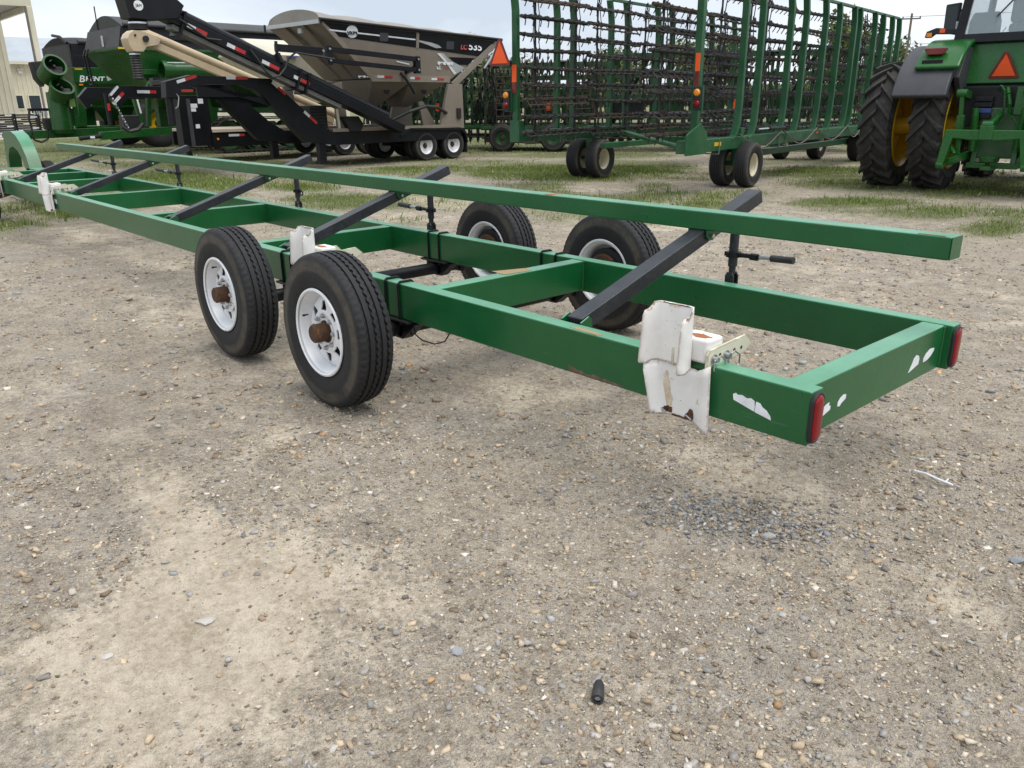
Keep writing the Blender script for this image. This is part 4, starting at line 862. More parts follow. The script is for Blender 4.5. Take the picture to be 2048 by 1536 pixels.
MB().box(-1.55, -1.30, -.02, .1, 2.18, 2.22).build('lettering', PRINTK, S2); MB().box(-1.75, -1.45, -.02, .1, 2.68, 2.72).build('trim', paint('blue_print', (.1, .13, .35), .4, 0), S2)
for s in (-.1, .75): farm_wheel(S2, (s, .1, .39), .39, .23, .21, WHEELW, 0, 4, dish=.1); farm_wheel(S2, (s, 2.2, .39), .39, .23, .21, WHEELW, math.pi, 4, dish=.1)
MB().prism([(-2.0, 1.55), (-.4, 1.0), (-.4, .80), (-2.0, 1.35)], .1, .5).build('auger_trough', paint('brown_auger', (.22, .16, .10), .5, .3), S2, .01)
aa = Vector((-.6, -.2, 1.10)); ab = Vector((-5.75, -.2, 3.02)); d_ = (ab - aa).normalized(); u_ = Vector((0, 1, 0)).cross(d_).normalized(); u_ = u_ if u_.z > 0 else -u_
MB().tube(aa + u_ * .08, ab + u_ * .08, .105, 16).build('auger_tube', BEIGE, S2, smooth=True)
MB().bar(aa - u_ * .10, ab - u_ * .10, .17, .16).build('auger_channel', BEIGE, S2, .008)
MB().prism([(-6.22, 2.95), (-6.16, 3.05), (-6.05, 3.13), (-5.90, 3.15), (-5.40, 2.99), (-5.50, 2.82), (-5.79, 2.77), (-5.88, 2.66), (-6.12, 2.66), (-6.20, 2.80)], -.40, -.0).build('auger_head', BEIGE, S2, .02)
MB().lathe([(0, .001), (0, .07), (.05, .07), (.05, .001)], 14, 'y', (-5.80, -.45, 2.95)).build('drive_motor', PLAST, S2); MB().tube((-6.03, -.42, 3.02), (-6.03, -.40, 3.02), .025, 10).build('port', PLAST, S2)
for k in range(7): MB().tube((-5.52 + .012 * k - .05 * (k % 2), -.408, 2.86 + .03 * k), (-5.52 + .012 * k - .05 * (k % 2), -.40, 2.86 + .03 * k), .008, 6).build('bolt', STEEL, S2)
pr = [(2.64, .06), (2.64, .118)] + [(2.62 - .028 * k, .118 if k % 2 else .103) for k in range(20)] + [(2.05, .105), (2.05, .06)]
MB().lathe(pr, 20, 'z', (-6.02, -.2, 0)).build('drop_spout', BELLOW, S2, smooth=True); MB().lathe([(2.60, .121), (2.60, .126), (2.635, .126), (2.635, .121)], 20, 'z', (-6.02, -.2, 0), True).build('spout_band', CHROME, S2)

# ---------------------------------------------------------------- grain carts
def open_spout(parent, p, q, r, mat, name='auger_tube', flight=True):
    p = Vector(p); q = Vector(q); d = (q - p).normalized()      # opening at p
    t_ = MB().tube(p, q, r, 24, cap=False).build(name, mat, parent, smooth=True)
    m = MB(); u = Vector((0, 0, 1)) if abs(d.z) < .9 else Vector((1, 0, 0)); a = d.cross(u).normalized(); b = d.cross(a); n = 24; v = []
    for k in range(n):
        c_, s_ = math.cos(2 * math.pi * k / n), math.sin(2 * math.pi * k / n)
        v += [p + (a * c_ + b * s_) * (r - .03), p + (a * c_ + b * s_) * (r + .035), p + (a * c_ + b * s_) * (r + .035) + d * .03, p + (a * c_ + b * s_) * (r - .03) + d * .6]
    f = []
    for k in range(n):
        j = (k + 1) % n
        for i in range(3): f.append((k * 4 + i, k * 4 + i + 1, j * 4 + i + 1, j * 4 + i))
    MB().add(v, f).build('spout_flange', mat, t_, smooth=True)
    MB().tube(p + d * .45, p + d * .46, r - .025, 20).build('spout_inside', BLACK, t_)
    if flight:
        MB().tube(p + d * .06, p + d * .5, .035, 8).build('auger_shaft', RUSTY, t_)
        k = MB()
        for i in range(10):
            e0, e1 = i * .5, (i + 1) * .5; z0, z1 = .12 + .03 * i, .12 + .03 * (i + 1)
            k.add([p + d * z0, p + d * z0 + (a * math.cos(e0) + b * math.sin(e0)) * (r - .06), p + d * z1 + (a * math.cos(e1) + b * math.sin(e1)) * (r - .06), p + d * z1], [(0, 1, 2, 3)])
        k.build('auger_flight', IRON, t_)
        MB().box(-.04, .04, -.004, .004, -.05, .05).build('warning_label', STICK, t_, loc=p + d * .2 + a * .02 - b * (r - .09), rot=(.9, .2, 1.2))
    return t_
G1 = thing('grain_cart', 'green grain cart with white side lettering and two open auger ends, leftmost', 'grain cart', (-31, 6, 0), R(92))
# hopper: lower body, side band, tarp side boards
Lb = [(1.7, .95, .95), (5.0, .95, .95), (5.0, 2.25, .95), (1.7, 2.25, .95)]; Lm = [(.62, 0, 2.23), (6.6, 0, 2.23), (6.6, 3.2, 2.23), (.62, 3.2, 2.23)]; Lt = [(.64, 0, 2.74), (6.6, 0, 2.74), (6.6, 3.2, 2.74), (.64, 3.2, 2.74)]
MB().sweep([Lb, Lm]).build('hopper_body', CGREEN, G1, .01); MB().sweep([[(x, y, z + .005) for x, y, z in Lm], Lt]).build('side_band', CGREEN, G1, .015)
MB().sweep([[(x + (.02 if x < 2 else -.02), min(max(y, .02), 3.18), 2.745) for x, y, z in Lt], [(.74, .05, 3.50), (6.5, .05, 3.52), (6.5, 3.15, 3.52), (.74, 3.15, 3.50)]]).build('side_board', BLACK, G1, .012)
MB().box(.75, 6.5, .035, .045, 3.10, 3.13).build('board_seam', TARPG, G1)
MB().prism([(.1, 2.75), (3.1, 2.75), (3.1, 3.48), (.1, 3.48)], .66, .70, 'x').build('front_curtain', TARPG, G1)
lp = []
for s in np.linspace(.72, 6.5, 30): lp.append([(s, .05 + 3.1 * j / 14, 3.49 + .30 * math.sin(math.pi * j / 14) * (.85 + .15 * abs(math.cos(s * 2.2)))) for j in range(15)] + [(s, 1.6, 3.45)])
MB().sweep(lp).build('tarp_cover', TARPB, G1, smooth=True)
MB().tube((.95, .0, 3.56), (6.5, .0, 3.56), .075, 12).build('tarp_roll', TARPG, G1, smooth=True)
MB().path([(.60, -.02, 3.50), (.64, .8, 3.74), (.66, 1.6, 3.83)], .05, 6).build('end_bow', TARPB, G1)
text('lettering', 'B', .30, PRINTW, G1, (.86, -.006, 2.355), RX, .003, .25, 1.1, off=.005); text('lettering', 'RENT', .20, PRINTW, G1, (1.29, -.006, 2.365), RX, .003, .25, 1.25, off=.006)
MB().prism([(1.70, 2.46), (1.98, 2.42), (3.4, 2.43), (3.4, 2.36), (1.90, 2.36), (1.72, 2.30)], -.006, 0).build('swoosh', PRINTG, G1)
MB().box(.70, .95, -.006, 0, 2.66, 2.70).build('sticker', YELLOWS, G1)
MB().box(.75, .88, -.02, .0, 2.15, 2.20).build('marker_lamp', AMBER, G1)
MB().box(.7, 6.0, .55, .75, 1.42, 1.66).build('mid_rail', CGREEN, G1, .01); MB().box(.9, 1.3, .54, .549, 1.50, 1.56).build('sticker', STICK, G1)
MB().box(.50, 6.0, .3, .5, .52, .80).build('lower_rail', CGREEN, G1, .01); MB().box(.6, 1.4, .9, 2.3, .8, 1.4).build('cross_frame', CGREEN, G1)
MB().prism([(.55, .8), (.7, 2.23), (.95, 2.23), (.8, .8)], .05, .20).build('front_post', CGREEN, G1, .008)
open_spout(G1, (-.02, -.78, 2.12), (-.10, -.30, 1.62), .345, CGREEN); MB().tube((-.12, -.36, .72), (-.10, -.36, 1.92), .345, 24).build('auger_tube', CGREEN, G1, smooth=True); open_spout(G1, (-.10, -.70, 2.78), (-.20, -.06, 2.42), .345, CGREEN)
MB().lathe([(.60, .001), (.60, .26), (.70, .315), (.78, .315)], 20, 'z', (-.12, -.36, 0)).build('auger_base', CGREEN, G1, smooth=True)
MB().bar((.32, -.5, .8), (.35, -.5, 2.2), .10, .14).build('auger_mount', CGREEN, G1, .005); MB().box(.12, .30, -.75, -.62, 1.45, 1.7).build('hinge_block', paint('pale_green', (.12, .22, .06), .5, .2), G1, .01)
MB().prism([(-.48, 2.90), (-.02, 2.95), (-.05, 2.55), (-.25, 2.1), (-.42, 2.36)], .4, .9).build('spout_boot', RUBD, G1, .03)
MB().prism([(-1.25, .70), (2.2, .76), (2.2, .48), (-1.25, .44)], -.15, .10).build('tongue', CGREEN, G1, .008)
MB().prism([(-1.9, .62), (-1.2, .62), (-1.2, .48), (-1.9, .52)], -.1, .05).build('hitch', BLACK, G1, .006)
MB().box(-1.0, -.35, -.1, 0.05, 1.33, 1.42).build('hose_rack', BLACK, G1, .006)
MB().path([(-.98, -.12, 1.38), (-1.05, -.15, 1.1), (-1.02, -.15, .8), (-1.08, -.15, .55), (-1.0, -.15, .40), (-.8, -.15, .33), (-.6, -.15, .42), (-.55, -.15, .62)], .035, 7).build('hydraulic_hose', PLAST, G1)
MB().path([(-.8, -.1, 1.35), (-.75, -.14, 1.05), (-.6, -.14, .85), (-.5, -.1, .7)], .018, 6).path([(-.6, -.1, 1.35), (-.62, -.14, 1.1), (-.45, -.14, .95), (-.4, -.1, .8)], .018, 6).build('hydraulic_hose', PLAST, G1)
for k in range(6): MB().box(-.86 + .075 * k, -.82 + .075 * k, -.12, -.1, 1.20, 1.33).build('hose_clip', LGREY, G1)
MB().box(-.62, -.35, -.2, .1, .72, 1.10).build('gearbox', PLAST, G1, .04)
for s in (3.2,): farm_wheel(G1, (s, -.1, .85), .85, .7, .42, YELLOW, 0, 3); farm_wheel(G1, (s, 3.3, .85), .85, .7, .42, YELLOW, math.pi, 3)

G2 = thing('grain_cart', 'tracked green grain cart with tall black tarp boards behind the beige auger', 'grain cart', (-25.0, 9.7, 0), R(92))
Lb = [(-1.9, .75, 1.35), (4.2, .75, 1.35), (4.2, 2.3, 1.35), (-1.9, 2.3, 1.35)]; Lm = [(-2.85, .10, 2.35), (4.6, .10, 2.35), (4.6, 2.9, 2.35), (-2.85, 2.9, 2.35)]; Lt = [(-3.38, 0, 3.0), (4.8, 0, 3.0), (4.8, 3.0, 3.0), (-3.38, 3.0, 3.0)]
MB().sweep([Lb, Lm, Lt]).build('hopper_body', CGREEN, G2, .012); MB().sweep([[(-3.42, -.03, 2.985), (4.83, -.03, 2.985), (4.83, 3.03, 2.985), (-3.42, 3.03, 2.985)], [(-3.42, -.03, 3.06), (4.83, -.03, 3.06), (4.83, 3.03, 3.06), (-3.42, 3.03, 3.06)]]).build('rim', CGREEN, G2, .008)
MB().sweep([[(-3.38, .0, 3.062), (4.8, .0, 3.062), (4.8, 3.0, 3.062), (-3.38, 3.0, 3.062)], [(-3.20, .08, 3.64), (4.7, .08, 3.60), (4.7, 2.92, 3.60), (-3.20, 2.92, 3.64)]]).build('side_board', TARPB, G2, .012)
MB().hexa([(-3.40, .06, 3.07), (-3.40, 2.94, 3.07), (-3.385, 2.94, 3.07), (-3.385, .06, 3.07), (-3.24, .12, 3.62), (-3.24, 2.88, 3.62), (-3.22, 2.88, 3.62), (-3.22, .12, 3.62)]).build('front_curtain', TARPG, G2)
MB().box(-3.42, -3.40, 1.2, 1.3, 3.12, 3.42).build('curtain_strap', LGREY, G2, rot=(0, 0, 0))
lp = []
for s in np.linspace(-3.2, 4.7, 30): lp.append([(s, .08 + 2.84 * j / 14, 3.62 + .36 * math.sin(math.pi * j / 14)) for j in range(15)] + [(s, 1.5, 3.58)])
MB().sweep(lp).build('tarp_cover', TARPG, G2, smooth=True); MB().tube((-3.2, .02, 3.67), (4.7, .02, 3.62), .055, 12).build('tarp_roll', TARPG, G2, smooth=True)
for s in (-2.6, -1.5, 1.2, 2.6, 3.6): MB().bar((s, -.02, 3.62), (s, -.02, 3.86), .05, .05).build('tarp_stop', BLACK, G2)
MB().box(-3.1, 4.7, -.035, -.005, 3.30, 3.42).build('side_rail', BLACK, G2)
MB().path([(-3.22, 2.0, 3.6), (-3.22, 2.0, 4.28)], .02, 5).build('antenna', IRON, G2)
MB().box(-3.45, -3.2, -.04, -.032, 3.0, 3.05).build('sticker', YELLOWS, G2)
MB().bar((-2.9, .06, 2.40), (4.6, .06, 2.40), .06, .14).build('belt_rib', CGREEN, G2, .006)
for a, b in (((-3.10, 1.72), (-2.98, .88)), ((-2.68, 1.72), (-2.80, .88))): MB().bar((a[0], .3, a[1]), (b[0], .3, b[1]), .16, .12).build('front_strut', CGREEN, G2, .006)
MB().bar((-3.05, .21, 1.66), (-3.0, .21, 1.25), .004, .05).build('sticker', STICK, G2)
MB().prism([(-4.3, .76), (-1.4, .90), (-1.4, .68), (-4.3, .54)], -.05, .20).build('tongue', CGREEN, G2, .008); MB().tube((-4.3, .0, .65), (-4.9, .0, .60), .06, 10).build('hitch_cylinder', BLACK, G2); MB().box(-4.62, -4.50, -.07, -.05, .60, .66).build('sticker', STICK, G2)
MB().prism([(-.93, 1.98), (-.73, 1.39), (3.4, 1.34), (3.4, 1.14), (-.60, 1.24), (-.62, .9), (-.82, .9), (-.85, 1.3), (-2.4, 1.7), (-2.4, 2.0)], .25, .5).build('axle_frame', CGREEN, G2, .008)
MB().prism([(-2.2, .70), (-.9, .70), (-.9, 1.9), (-2.2, 1.9)], .9, 1.2).build('sump_panel', CGREEN, G2, .008); MB().box(-.55, -.45, .24, .249, 1.30, 1.36).build('sticker', STICK, G2)
open_spout(G2, (-2.42, -.32, 2.42), (3.6, -.32, 2.50), .265, CGREEN, flight=False); MB().bar((-2.3, -.50, 2.622), (3.6, -.50, 2.702), .012, .085, (0, -.7, .7)).build('tube_stripe', PRINTW, G2)
open_spout(G2, (-2.62, -.25, 1.95), (-2.2, .55, 1.65), .26, CGREEN)
for s in (-.9, .9): MB().lathe([(-.02, .27), (-.02, .285), (.02, .285), (.02, .27)], 20, 'x', (s, -.32, 2.45), True).build('tube_band', BLACK, G2)
MB().path([(-3.5, 2.3, 3.1), (-3.58, 2.3, 2.9), (-3.5, 2.3, 1.8)], .03, 6).path([(-3.5, 2.55, 3.1), (-3.58, 2.55, 2.9), (-3.5, 2.55, 1.8)], .03, 6).build('ladder_rail', BLACK, G2)
for k in range(5): MB().tube((-3.54, 2.3, 2.85 - .25 * k), (-3.54, 2.55, 2.85 - .25 * k), .02, 6).build('ladder_rung', BLACK, G2)
# track unit
def track(parent, y, wd=.6):
    cen = [(-.55, .58, .46), (1.75, .58, .46)]; path = []
    for k in range(13): a = math.pi / 2 + math.pi * k / 12; path.append((-.50 + .50 * math.cos(a), .55 + .50 * math.sin(a)))
    for k in range(13): a = -math.pi / 2 + math.pi * k / 12; path.append((1.70 + .50 * math.cos(a), .55 + .50 * math.sin(a)))
    c_ = (.6, .55); inn = [(c_[0] + (a - c_[0]) * .975, c_[1] + (b - c_[1]) * .93) for a, b in path]
    n = len(path); v = [(a, y - wd / 2, b) for a, b in path] + [(a, y + wd / 2, b) for a, b in path] + [(a, y - wd / 2, b) for a, b in inn] + [(a, y + wd / 2, b) for a, b in inn]
    f = []
    for i in range(n): j = (i + 1) % n; f += [(i, j, n + j, n + i), (2 * n + i, 3 * n + i, 3 * n + j, 2 * n + j), (i, 2 * n + i, 2 * n + j, j), (n + i, n + j, 3 * n + j, 3 * n + i)]
    t_ = MB().add(v, f).build('track_belt', RUBF, parent)
    P_ = [Vector((a, 0, b)) for a, b in path] + [Vector((path[0][0], 0, path[0][1]))]; acc = 0; m = MB()
    for a, b in zip(P_[:-1], P_[1:]):
        L_ = (b - a).length; d = (b - a).normalized(); nn = Vector((d.z, 0, -d.x)); nn = nn if nn.dot((a + b) / 2 - Vector((.6, 0, .55))) > 0 else -nn
        while acc < L_:
            q = a + d * acc + nn * .02
            m.hexa([(q - d * .03) + Vector((0, y - wd / 2, 0)), (q + d * .03) + Vector((0, y - wd / 2, 0)), (q + d * .12) + Vector((0, y, 0)), (q + d * .06) + Vector((0, y, 0))] + [(q - d * .03) + nn * .03 + Vector((0, y - wd / 2, 0)), (q + d * .03) + nn * .03 + Vector((0, y - wd / 2, 0)), (q + d * .12) + nn * .03 + Vector((0, y, 0)), (q + d * .06) + nn * .03 + Vector((0, y, 0))])
            acc += .17
        acc -= L_
    lg = m.build('track_lugs', RUBF, t_); tag(lg, kind='stuff')
    for x, r in ((-.50, .44), (1.70, .44), (.3, .20), (.9, .20)): MB().lathe([(-.25, .02), (-.25, r * .5), (-.12, r * .6), (-.2, r * .9), (-.2, r), (.2, r), (.2, r * .9)], 24, 'y', (x, y, .55 if r > .3 else .28)).build('track_wheel', DGREEN, t_, smooth=True)
    MB().prism([(-.3, .62), (1.5, .62), (1.2, .95), (0, .95)], y - .1, y + .1).build('track_frame', DGREEN, t_)
track(G2, .05); track(G2, 2.95)

# ---------------------------------------------------------------- buildings and yard at the far left
B1 = thing('warehouse', 'tall cream metal building with a wide overhanging canopy on posts', 'building', (-58.5, 0, 0))
MB().box(-8, 0, -14, 10.6, 0, 9.5).build('wall', SIDING, B1)
for k in range(40): MB().box(0, .04, 10.4 - .3 * k - .05, 10.4 - .3 * k, 0, 6.3).build('wall_rib', TRIM, B1)
MB().box(.0, 8.6, -14, 10.15, 6.45, 6.6).build('canopy_soffit', paint('grey_soffit', (.30, .29, .28), .7, .1, bump=0), B1)
MB().box(8.5, 8.7, -14, 10.3, 6.40, 8.6).build('canopy_fascia', SIDING, B1); MB().box(.0, 8.5, 10.1, 10.3, 6.40, 8.6).build('canopy_fascia', TRIM, B1)
MB().box(.0, 8.6, 9.95, 10.1, 6.15, 6.44).build('canopy_beam', TRIM, B1)
MB().box(8.4, 8.75, 10.0, 10.3, 0, 6.40).build('canopy_post', TRIM, B1, .01); MB().tube((8.78, 9.97, 0), (8.78, 9.97, 6.4), .06, 8).build('downpipe', paint('brown_pipe', (.15, .13, .11), .5, .1), B1)
B2 = thing('office_building', 'low cream metal building with small dark windows beyond the grain carts', 'building', (-68, 0, 0))
MB().box(-14, 0, 9, 40, 0, 4.36).build('wall', SIDING, B2)
for k in range(34): MB().box(0, .035, 10.8 + .30 * k, 10.8 + .30 * k + .05, 0, 4.3).build('wall_rib', TRIM, B2)
MB().prism([(.45, 4.36), (.45, 4.5), (-7, 6.6), (-14.4, 4.5), (-14.4, 4.36)], 8.7, 40.3, 'y').build('roof', ROOFM, B2); MB().box(.2, .5, 8.7, 40.3, 4.33, 4.52).build('gutter', TRIM, B2)
for y0, y1, z0 in ((12.60, 13.0, 1.38), (13.41, 14.12, 1.05), (15.2, 15.9, 1.2)):
    wn = MB().box(.03, .09, y0 - .07, y1 + .07, z0 - .07, 2.31).build('window', TRIM, B2); MB().box(.08, .10, y0, y1, z0, 2.24).build('pane', WINDOW, wn)
MB().box(.05, .12, 13.05, 13.3, 3.72, 3.92).build('wall_lamp', PRINTW, B2); MB().box(.05, .3, 12.95, 13.35, 3.95, 4.0).build('lamp_hood', TRIM, B2)
tag(MB().box(-67.5, -45, -12, 26, -.1, .03).build('concrete_apron', CONC), kind='structure')
RK = thing('panel_rack', 'stack of black slatted metal panels standing on the concrete apron', 'rack', (-47.2, 7.0, .03))
for k in range(9): MB().box(-.3, .3, -.2, 2.05, .18 + .105 * k, .255 + .105 * k).build('slat', IRON, RK)
for y in (-.1, .9, 1.95): MB().box(-.32, .32, y - .04, y + .04, 0, 1.12).build('post', BLACK, RK)
for k in range(9): MB().box(.30, .31, .1 + .37 * (k * 2 % 5), .4 + .37 * (k * 2 % 5), .20 + .105 * k, .24 + .105 * k).build('label', STICK, RK)

# ---------------------------------------------------------------- folded harrow on its transport cart
HW = thing('folded_harrow', 'green folded harrow with tall racks of black spike bars on cream-rimmed casters', 'harrow', (-10.25, 10.25, 0), R(99))
def hpost(s, y, name='upright_post', dirn=-1, z0=.93, wide=.085):
    pts = [(s + dirn * .26, z0 + .02), (s + dirn * .12, z0 + .08), (s + dirn * .03, z0 + .28), (s, z0 + .6), (s, 2.90), (s - .02, 3.05), (s - .10, 3.30)]
    if dirn == 0: pts = [(s, z0), (s, 2.90), (s - .02, 3.05), (s - .09, 3.30)]
    l = [(a - wide / 2, b) for a, b in pts]; r = [(a + wide / 2, b) for a, b in reversed(pts)]
    MB().prism(l + r, y - .055, y + .055).build(name, HGREEN, HW, .006)
def bar_mesh(L_, seed):
    g = random.Random(seed); m = MB().tube((0, 0, 0), (L_, 0, 0), .031, 8)
    n = max(4, int(L_ / .20))
    for k in range(n):
        x = L_ * (k + .5) / n; a = g.uniform(-.12, .12); sg = 1 if k % 2 else -1
        m.tube((x, 0, .01), (x - .06 + a * .1, -.17 - .02 * g.random(), -.075), .011, 4)
        m.tube((x + .03, 0, 0), (x + .11, .13, -.07), .011, 4)
        m.box(x - .018, x + .018, -.03, .03, -.03, .03)
    m.tube((.05, -.10, -.06), (L_ - .05, -.11, -.065), .016, 6)
    me = m.mesh('spike_bar'); return me
BARM = {}; BARI = paint('dark_bar_iron', (.014, .012, .011), .5, .4, (.075, .06, .05), scale=5., bump=.1)
def hsection(s0, s1, y, zs, seed):
    g = random.Random(seed); fr = None
    for k, z in enumerate(zs):
        key = (round(s1 - s0, 1), (k + seed) % 3, (seed * 7 + k) % 6 == 0)
        if key not in BARM: BARM[key] = bar_mesh(s1 - s0 + .08, k + seed); BARM[key].materials.append(RUSTY if key[2] else BARI)
        o = link('spike_bar', BARM[key], None, HW, loc=(s0 - .04, y + g.uniform(-.03, .03), z + g.uniform(-.012, .012))); o.rotation_euler = (g.uniform(-.5, .3), g.uniform(-.015, .015), g.uniform(-.01, .01))
    for f in (.16, .24, .80, .88):
        s = s0 + (s1 - s0) * f; pts = [(s + g.uniform(-.015, .015), y + (.02 if k % 2 else -.02), z) for k, z in enumerate([zs[0] - .12] + list(zs) + [zs[-1] + .22])]
        MB().path(pts, .0095, 4).build('link_rod', IRON, HW)
    for k, z in enumerate(zs):
        for f in (.2, .84): 
            s = s0 + (s1 - s0) * f
            MB().prism([(s - .075, z - .035), (s + .075, z - .035), (s + .06, z + .03), (s + .02, z + .05), (s - .02, z + .02), (s - .06, z + .065)], y - .045, y - .03).build('bar_clamp', IRON, HW)
    for f in (.20, .84):
        s = s0 + (s1 - s0) * f; MB().box(s - .022, s + .022, y + .02, y + .035, zs[0] - .10, zs[-1] + .10).build('section_strap', IRON, HW)
    # hanging chains
    for f in (.2, .84):
        s = s0 + (s1 - s0) * f
        for j in range(5): MB().lathe([(-.007, .012), (-.007, .024), (.007, .024), (.007, .012)], 6, 'x' if j % 2 else 'y', (s, y, zs[-1] + .06 + .042 * j), True).build('chain_link', IRON, HW)
ZL = [.95 + .265 * k for k in range(9)]; ZR = [.97 + .30 * k for k in range(8)]
YL, YR = 0., -3.08
for i, (a, b) in enumerate(((-2.45, -.55), (-.48, 1.22), (1.30, 3.0), (3.08, 4.9), (5.0, 6.8))): hsection(a, b, YL - .22, ZL, 10 + i)
for i, (a, b) in enumerate(((-2.75, -.85), (-.78, 1.05), (1.12, 2.95), (3.05, 4.85), (4.95, 6.75), (6.85, 8.7))): hsection(a, b, YR + .24, ZR, 30 + i)
MB().box(-2.40, 7.2, YL - .10, YL + .10, .79, .97).build('base_tube', HGREEN, HW, .012); MB().box(-2.10, 9.0, YR - .10, YR + .10, .66, .86).build('base_tube', HGREEN, HW, .012)
MB().prism([(-2.42, .79), (-2.30, .79), (-2.22, .97), (-2.30, 1.15), (-2.42, 1.15)], YL - .105, YL + .105).build('end_gusset', HGREEN, HW, .006)
for s in (-2.36,): hpost(s, YL, dirn=0)
for s in (-1.12, -.60, .70, 1.31, 2.58, 3.2, 4.5, 5.15, 6.4, 7.0): hpost(s, YL + .03, dirn=0, wide=.075)
for s in (-1.72,): hpost(s, YR - .02, dirn=0, z0=.80, wide=.11)
for s in (-.20, .50, 1.80, 2.55, 3.62, 4.45, 5.42, 5.80, 6.9, 7.55, 8.3, 8.9): hpost(s, YR - .06, z0=.80)
for s0, s1, y in ((-1.2, -.6, YL), (.62, 1.25, YL), (1.25, 2.55, YL), (2.5, 4.4, YL), (-.3, .4, YR), (.4, 1.7, YR), (1.7, 3.5, YR), (3.5, 4.35, YR), (4.35, 5.7, YR), (5.7, 6.8, YR), (6.8, 8.8, YR)): MB().bar((s0 + .02, y - .04, 3.30), (s1 + .0, y - .04, 3.30), .07, .05).build('top_rail', HGREEN, HW, .004)
for s, y in ((-1.0, YR), (.2, YR), (1.6, YR), (1.95, YR), (-2.0, YL), (-1.2, YL), (-.7, YL), (.9, YL), (1.3, YL), (2.5, YL), (2.9, YL)):
    zc = .72 if y == YR else .86
    m = MB(); k = .125 if y == YR else .115
    m.path([(s, y - k, zc - .11), (s, y - k, zc + .12), (s, y + k, zc + .12), (s, y + k, zc - .11), (s, y - k, zc - .11)], .010, 5).build('u_bolt', paint('green_bolt', (.10, .16, .12), .5, .2), HW)
MB().prism([(-2.2, .64), (-1.5, .64), (-1.5, .95), (-1.75, 1.12), (-2.2, .95)], YR - .14, YR - .11).build('corner_plate', HGREEN, HW, .006); MB().box(-1.15, -.90, YR - .108, YR - .102, .74, .80).build('sticker', YELLOWS, HW)
MB().tube((.9, YL - .18, .86), (-1.6, YR + .2, .72), .045, 10).build('transport_brace', HGREEN, HW, smooth=True)
MB().box(1.9, 8.6, YR + .30, YR + .42, .42, .54).build('lower_tube', HGREEN, HW, .008); MB().box(-.3, 2.1, YL - .55, YL - .42, .60, .70).build('lower_tube', HGREEN, HW, .008)
MB().box(6.9, 7.1, YR - .05, YL + .05, .62, .82).build('cross_tube', HGREEN, HW, .01); MB().box(2.0, 2.15, YR, YL, .60, .74).build('cross_tube', HGREEN, HW, .01)
MB().box(7.0, 12.0, -1.65, -1.45, .60, .80).build('drawbar', HGREEN, HW, .01)
def caster(s, y):
    MB().box(s - .07, s + .07, y - .08, y + .08, .40, 1.0).build('caster_post', HGREEN, HW, .008)
    MB().tube((s, y - .2, .40), (s, y + .2, .40), .04, 10).build('caster_axle', HGREEN, HW)
    farm_wheel(HW, (s, y + .225, .385), .385, .27, .20, CREAMW, math.pi, 6, dish=.55); farm_wheel(HW, (s, y - .225, .385), .385, .27, .20, CREAMW, math.pi, 6, dish=.55)
caster(0, YL); caster(0, YR)
for s, y in ((7.2, -1.1), (7.6, -1.87), (7.4, -2.94), (7.2, .1)):
    farm_wheel(HW, (s, y, .40), .40, .30, .20, CREAMW, math.pi, 6, dish=.55); MB().box(s - .05, s + .05, y + .17, y + .27, .38, .75).build('wheel_arm', HGREEN, HW)
def smv(parent, loc, rot, sc=.36, name='slow_vehicle_triangle'):
    o = part(name, parent, loc, rot); h = sc * .87
    MB().prism([(-sc * .5, 0), (-sc * .44, -.02), (sc * .44, -.02), (sc * .5, 0), (sc * .08, h), (-sc * .08, h)], -.004, .0).build('triangle_border', DRED, o); MB().prism([(-sc * .38, .02), (sc * .38, .02), (0, h * .93)], -.008, -.005).build('triangle_face', ORANGE, o)
smv(HW, (-2.60, YL + .16, 2.06), (0, 0, R(-90)), .46)
MB().box(-2.62, -2.40, .10, .14, 2.0, 2.04).build('triangle_bracket', HGREEN, HW)
for y, s, zz in ((YL + .12, -2.45, 1.50), (YR - .10, -1.83, 1.50)):
    MB().box(s, s + .05, y - .07, y + .07, zz - .20, zz + .17).build('light_plate', HGREEN, HW)
    bx_ = MB().box(s - .05, s, y - .065, y + .065, zz - .18, zz + .15).build('lamp_housing', PLAST, HW, .008)
    MB().lathe([(-.025, .001), (-.02, .04), (.0, .055), (.02, .055)], 16, 'x', (s - .06, y, zz + .07)).build('amber_lamp', AMBER, bx_, smooth=True); MB().lathe([(-.025, .001), (-.02, .04), (.0, .055), (.02, .055)], 16, 'x', (s - .06, y, zz - .09)).build('red_lamp', REDL, bx_, smooth=True)
MB().box(-2.42, -2.405, YL - .045, YL + .045, 1.78, 2.06).build('orange_reflector', ORANGE, HW); MB().box(-2.42, -2.405, YL - .045, YL + .045, 1.60, 1.775).build('red_reflector', DRED, HW)
MB().box(-1.795, -1.78, YR - .07, YR + .0, 1.88, 2.14).build('orange_reflector', ORANGE, HW); MB().box(-1.795, -1.78, YR - .07, YR + .0, 1.60, 1.875).build('red_reflector', DRED, HW)
for s0, s1, zz in ((1.7, 3.5, .90), (3.5, 5.5, .90), (5.4, 6.6, .90), (-.3, 1.6, .9)):
    for j in range(2):
        MB().path([(s0 + (s1 - s0) * k / 10, YR - .14 - .02 * j, zz - (.22 + .05 * j) * math.sin(math.pi * k / 10) ** 1.2) for k in range(11)], .009, 5).build('hydraulic_hose', paint('grey_hose', (.16, .15, .13), .6, .2) if j else PLAST, HW)
MB().tube((1.0, YR - .15, .96), (1.7, YR - .15, .96), .035, 10).build('hydraulic_cylinder', BLACK, HW); MB().tube((.5, YR - .15, .96), (1.0, YR - .15, .96), .018, 8).build('cylinder_rod', CHROME, HW)
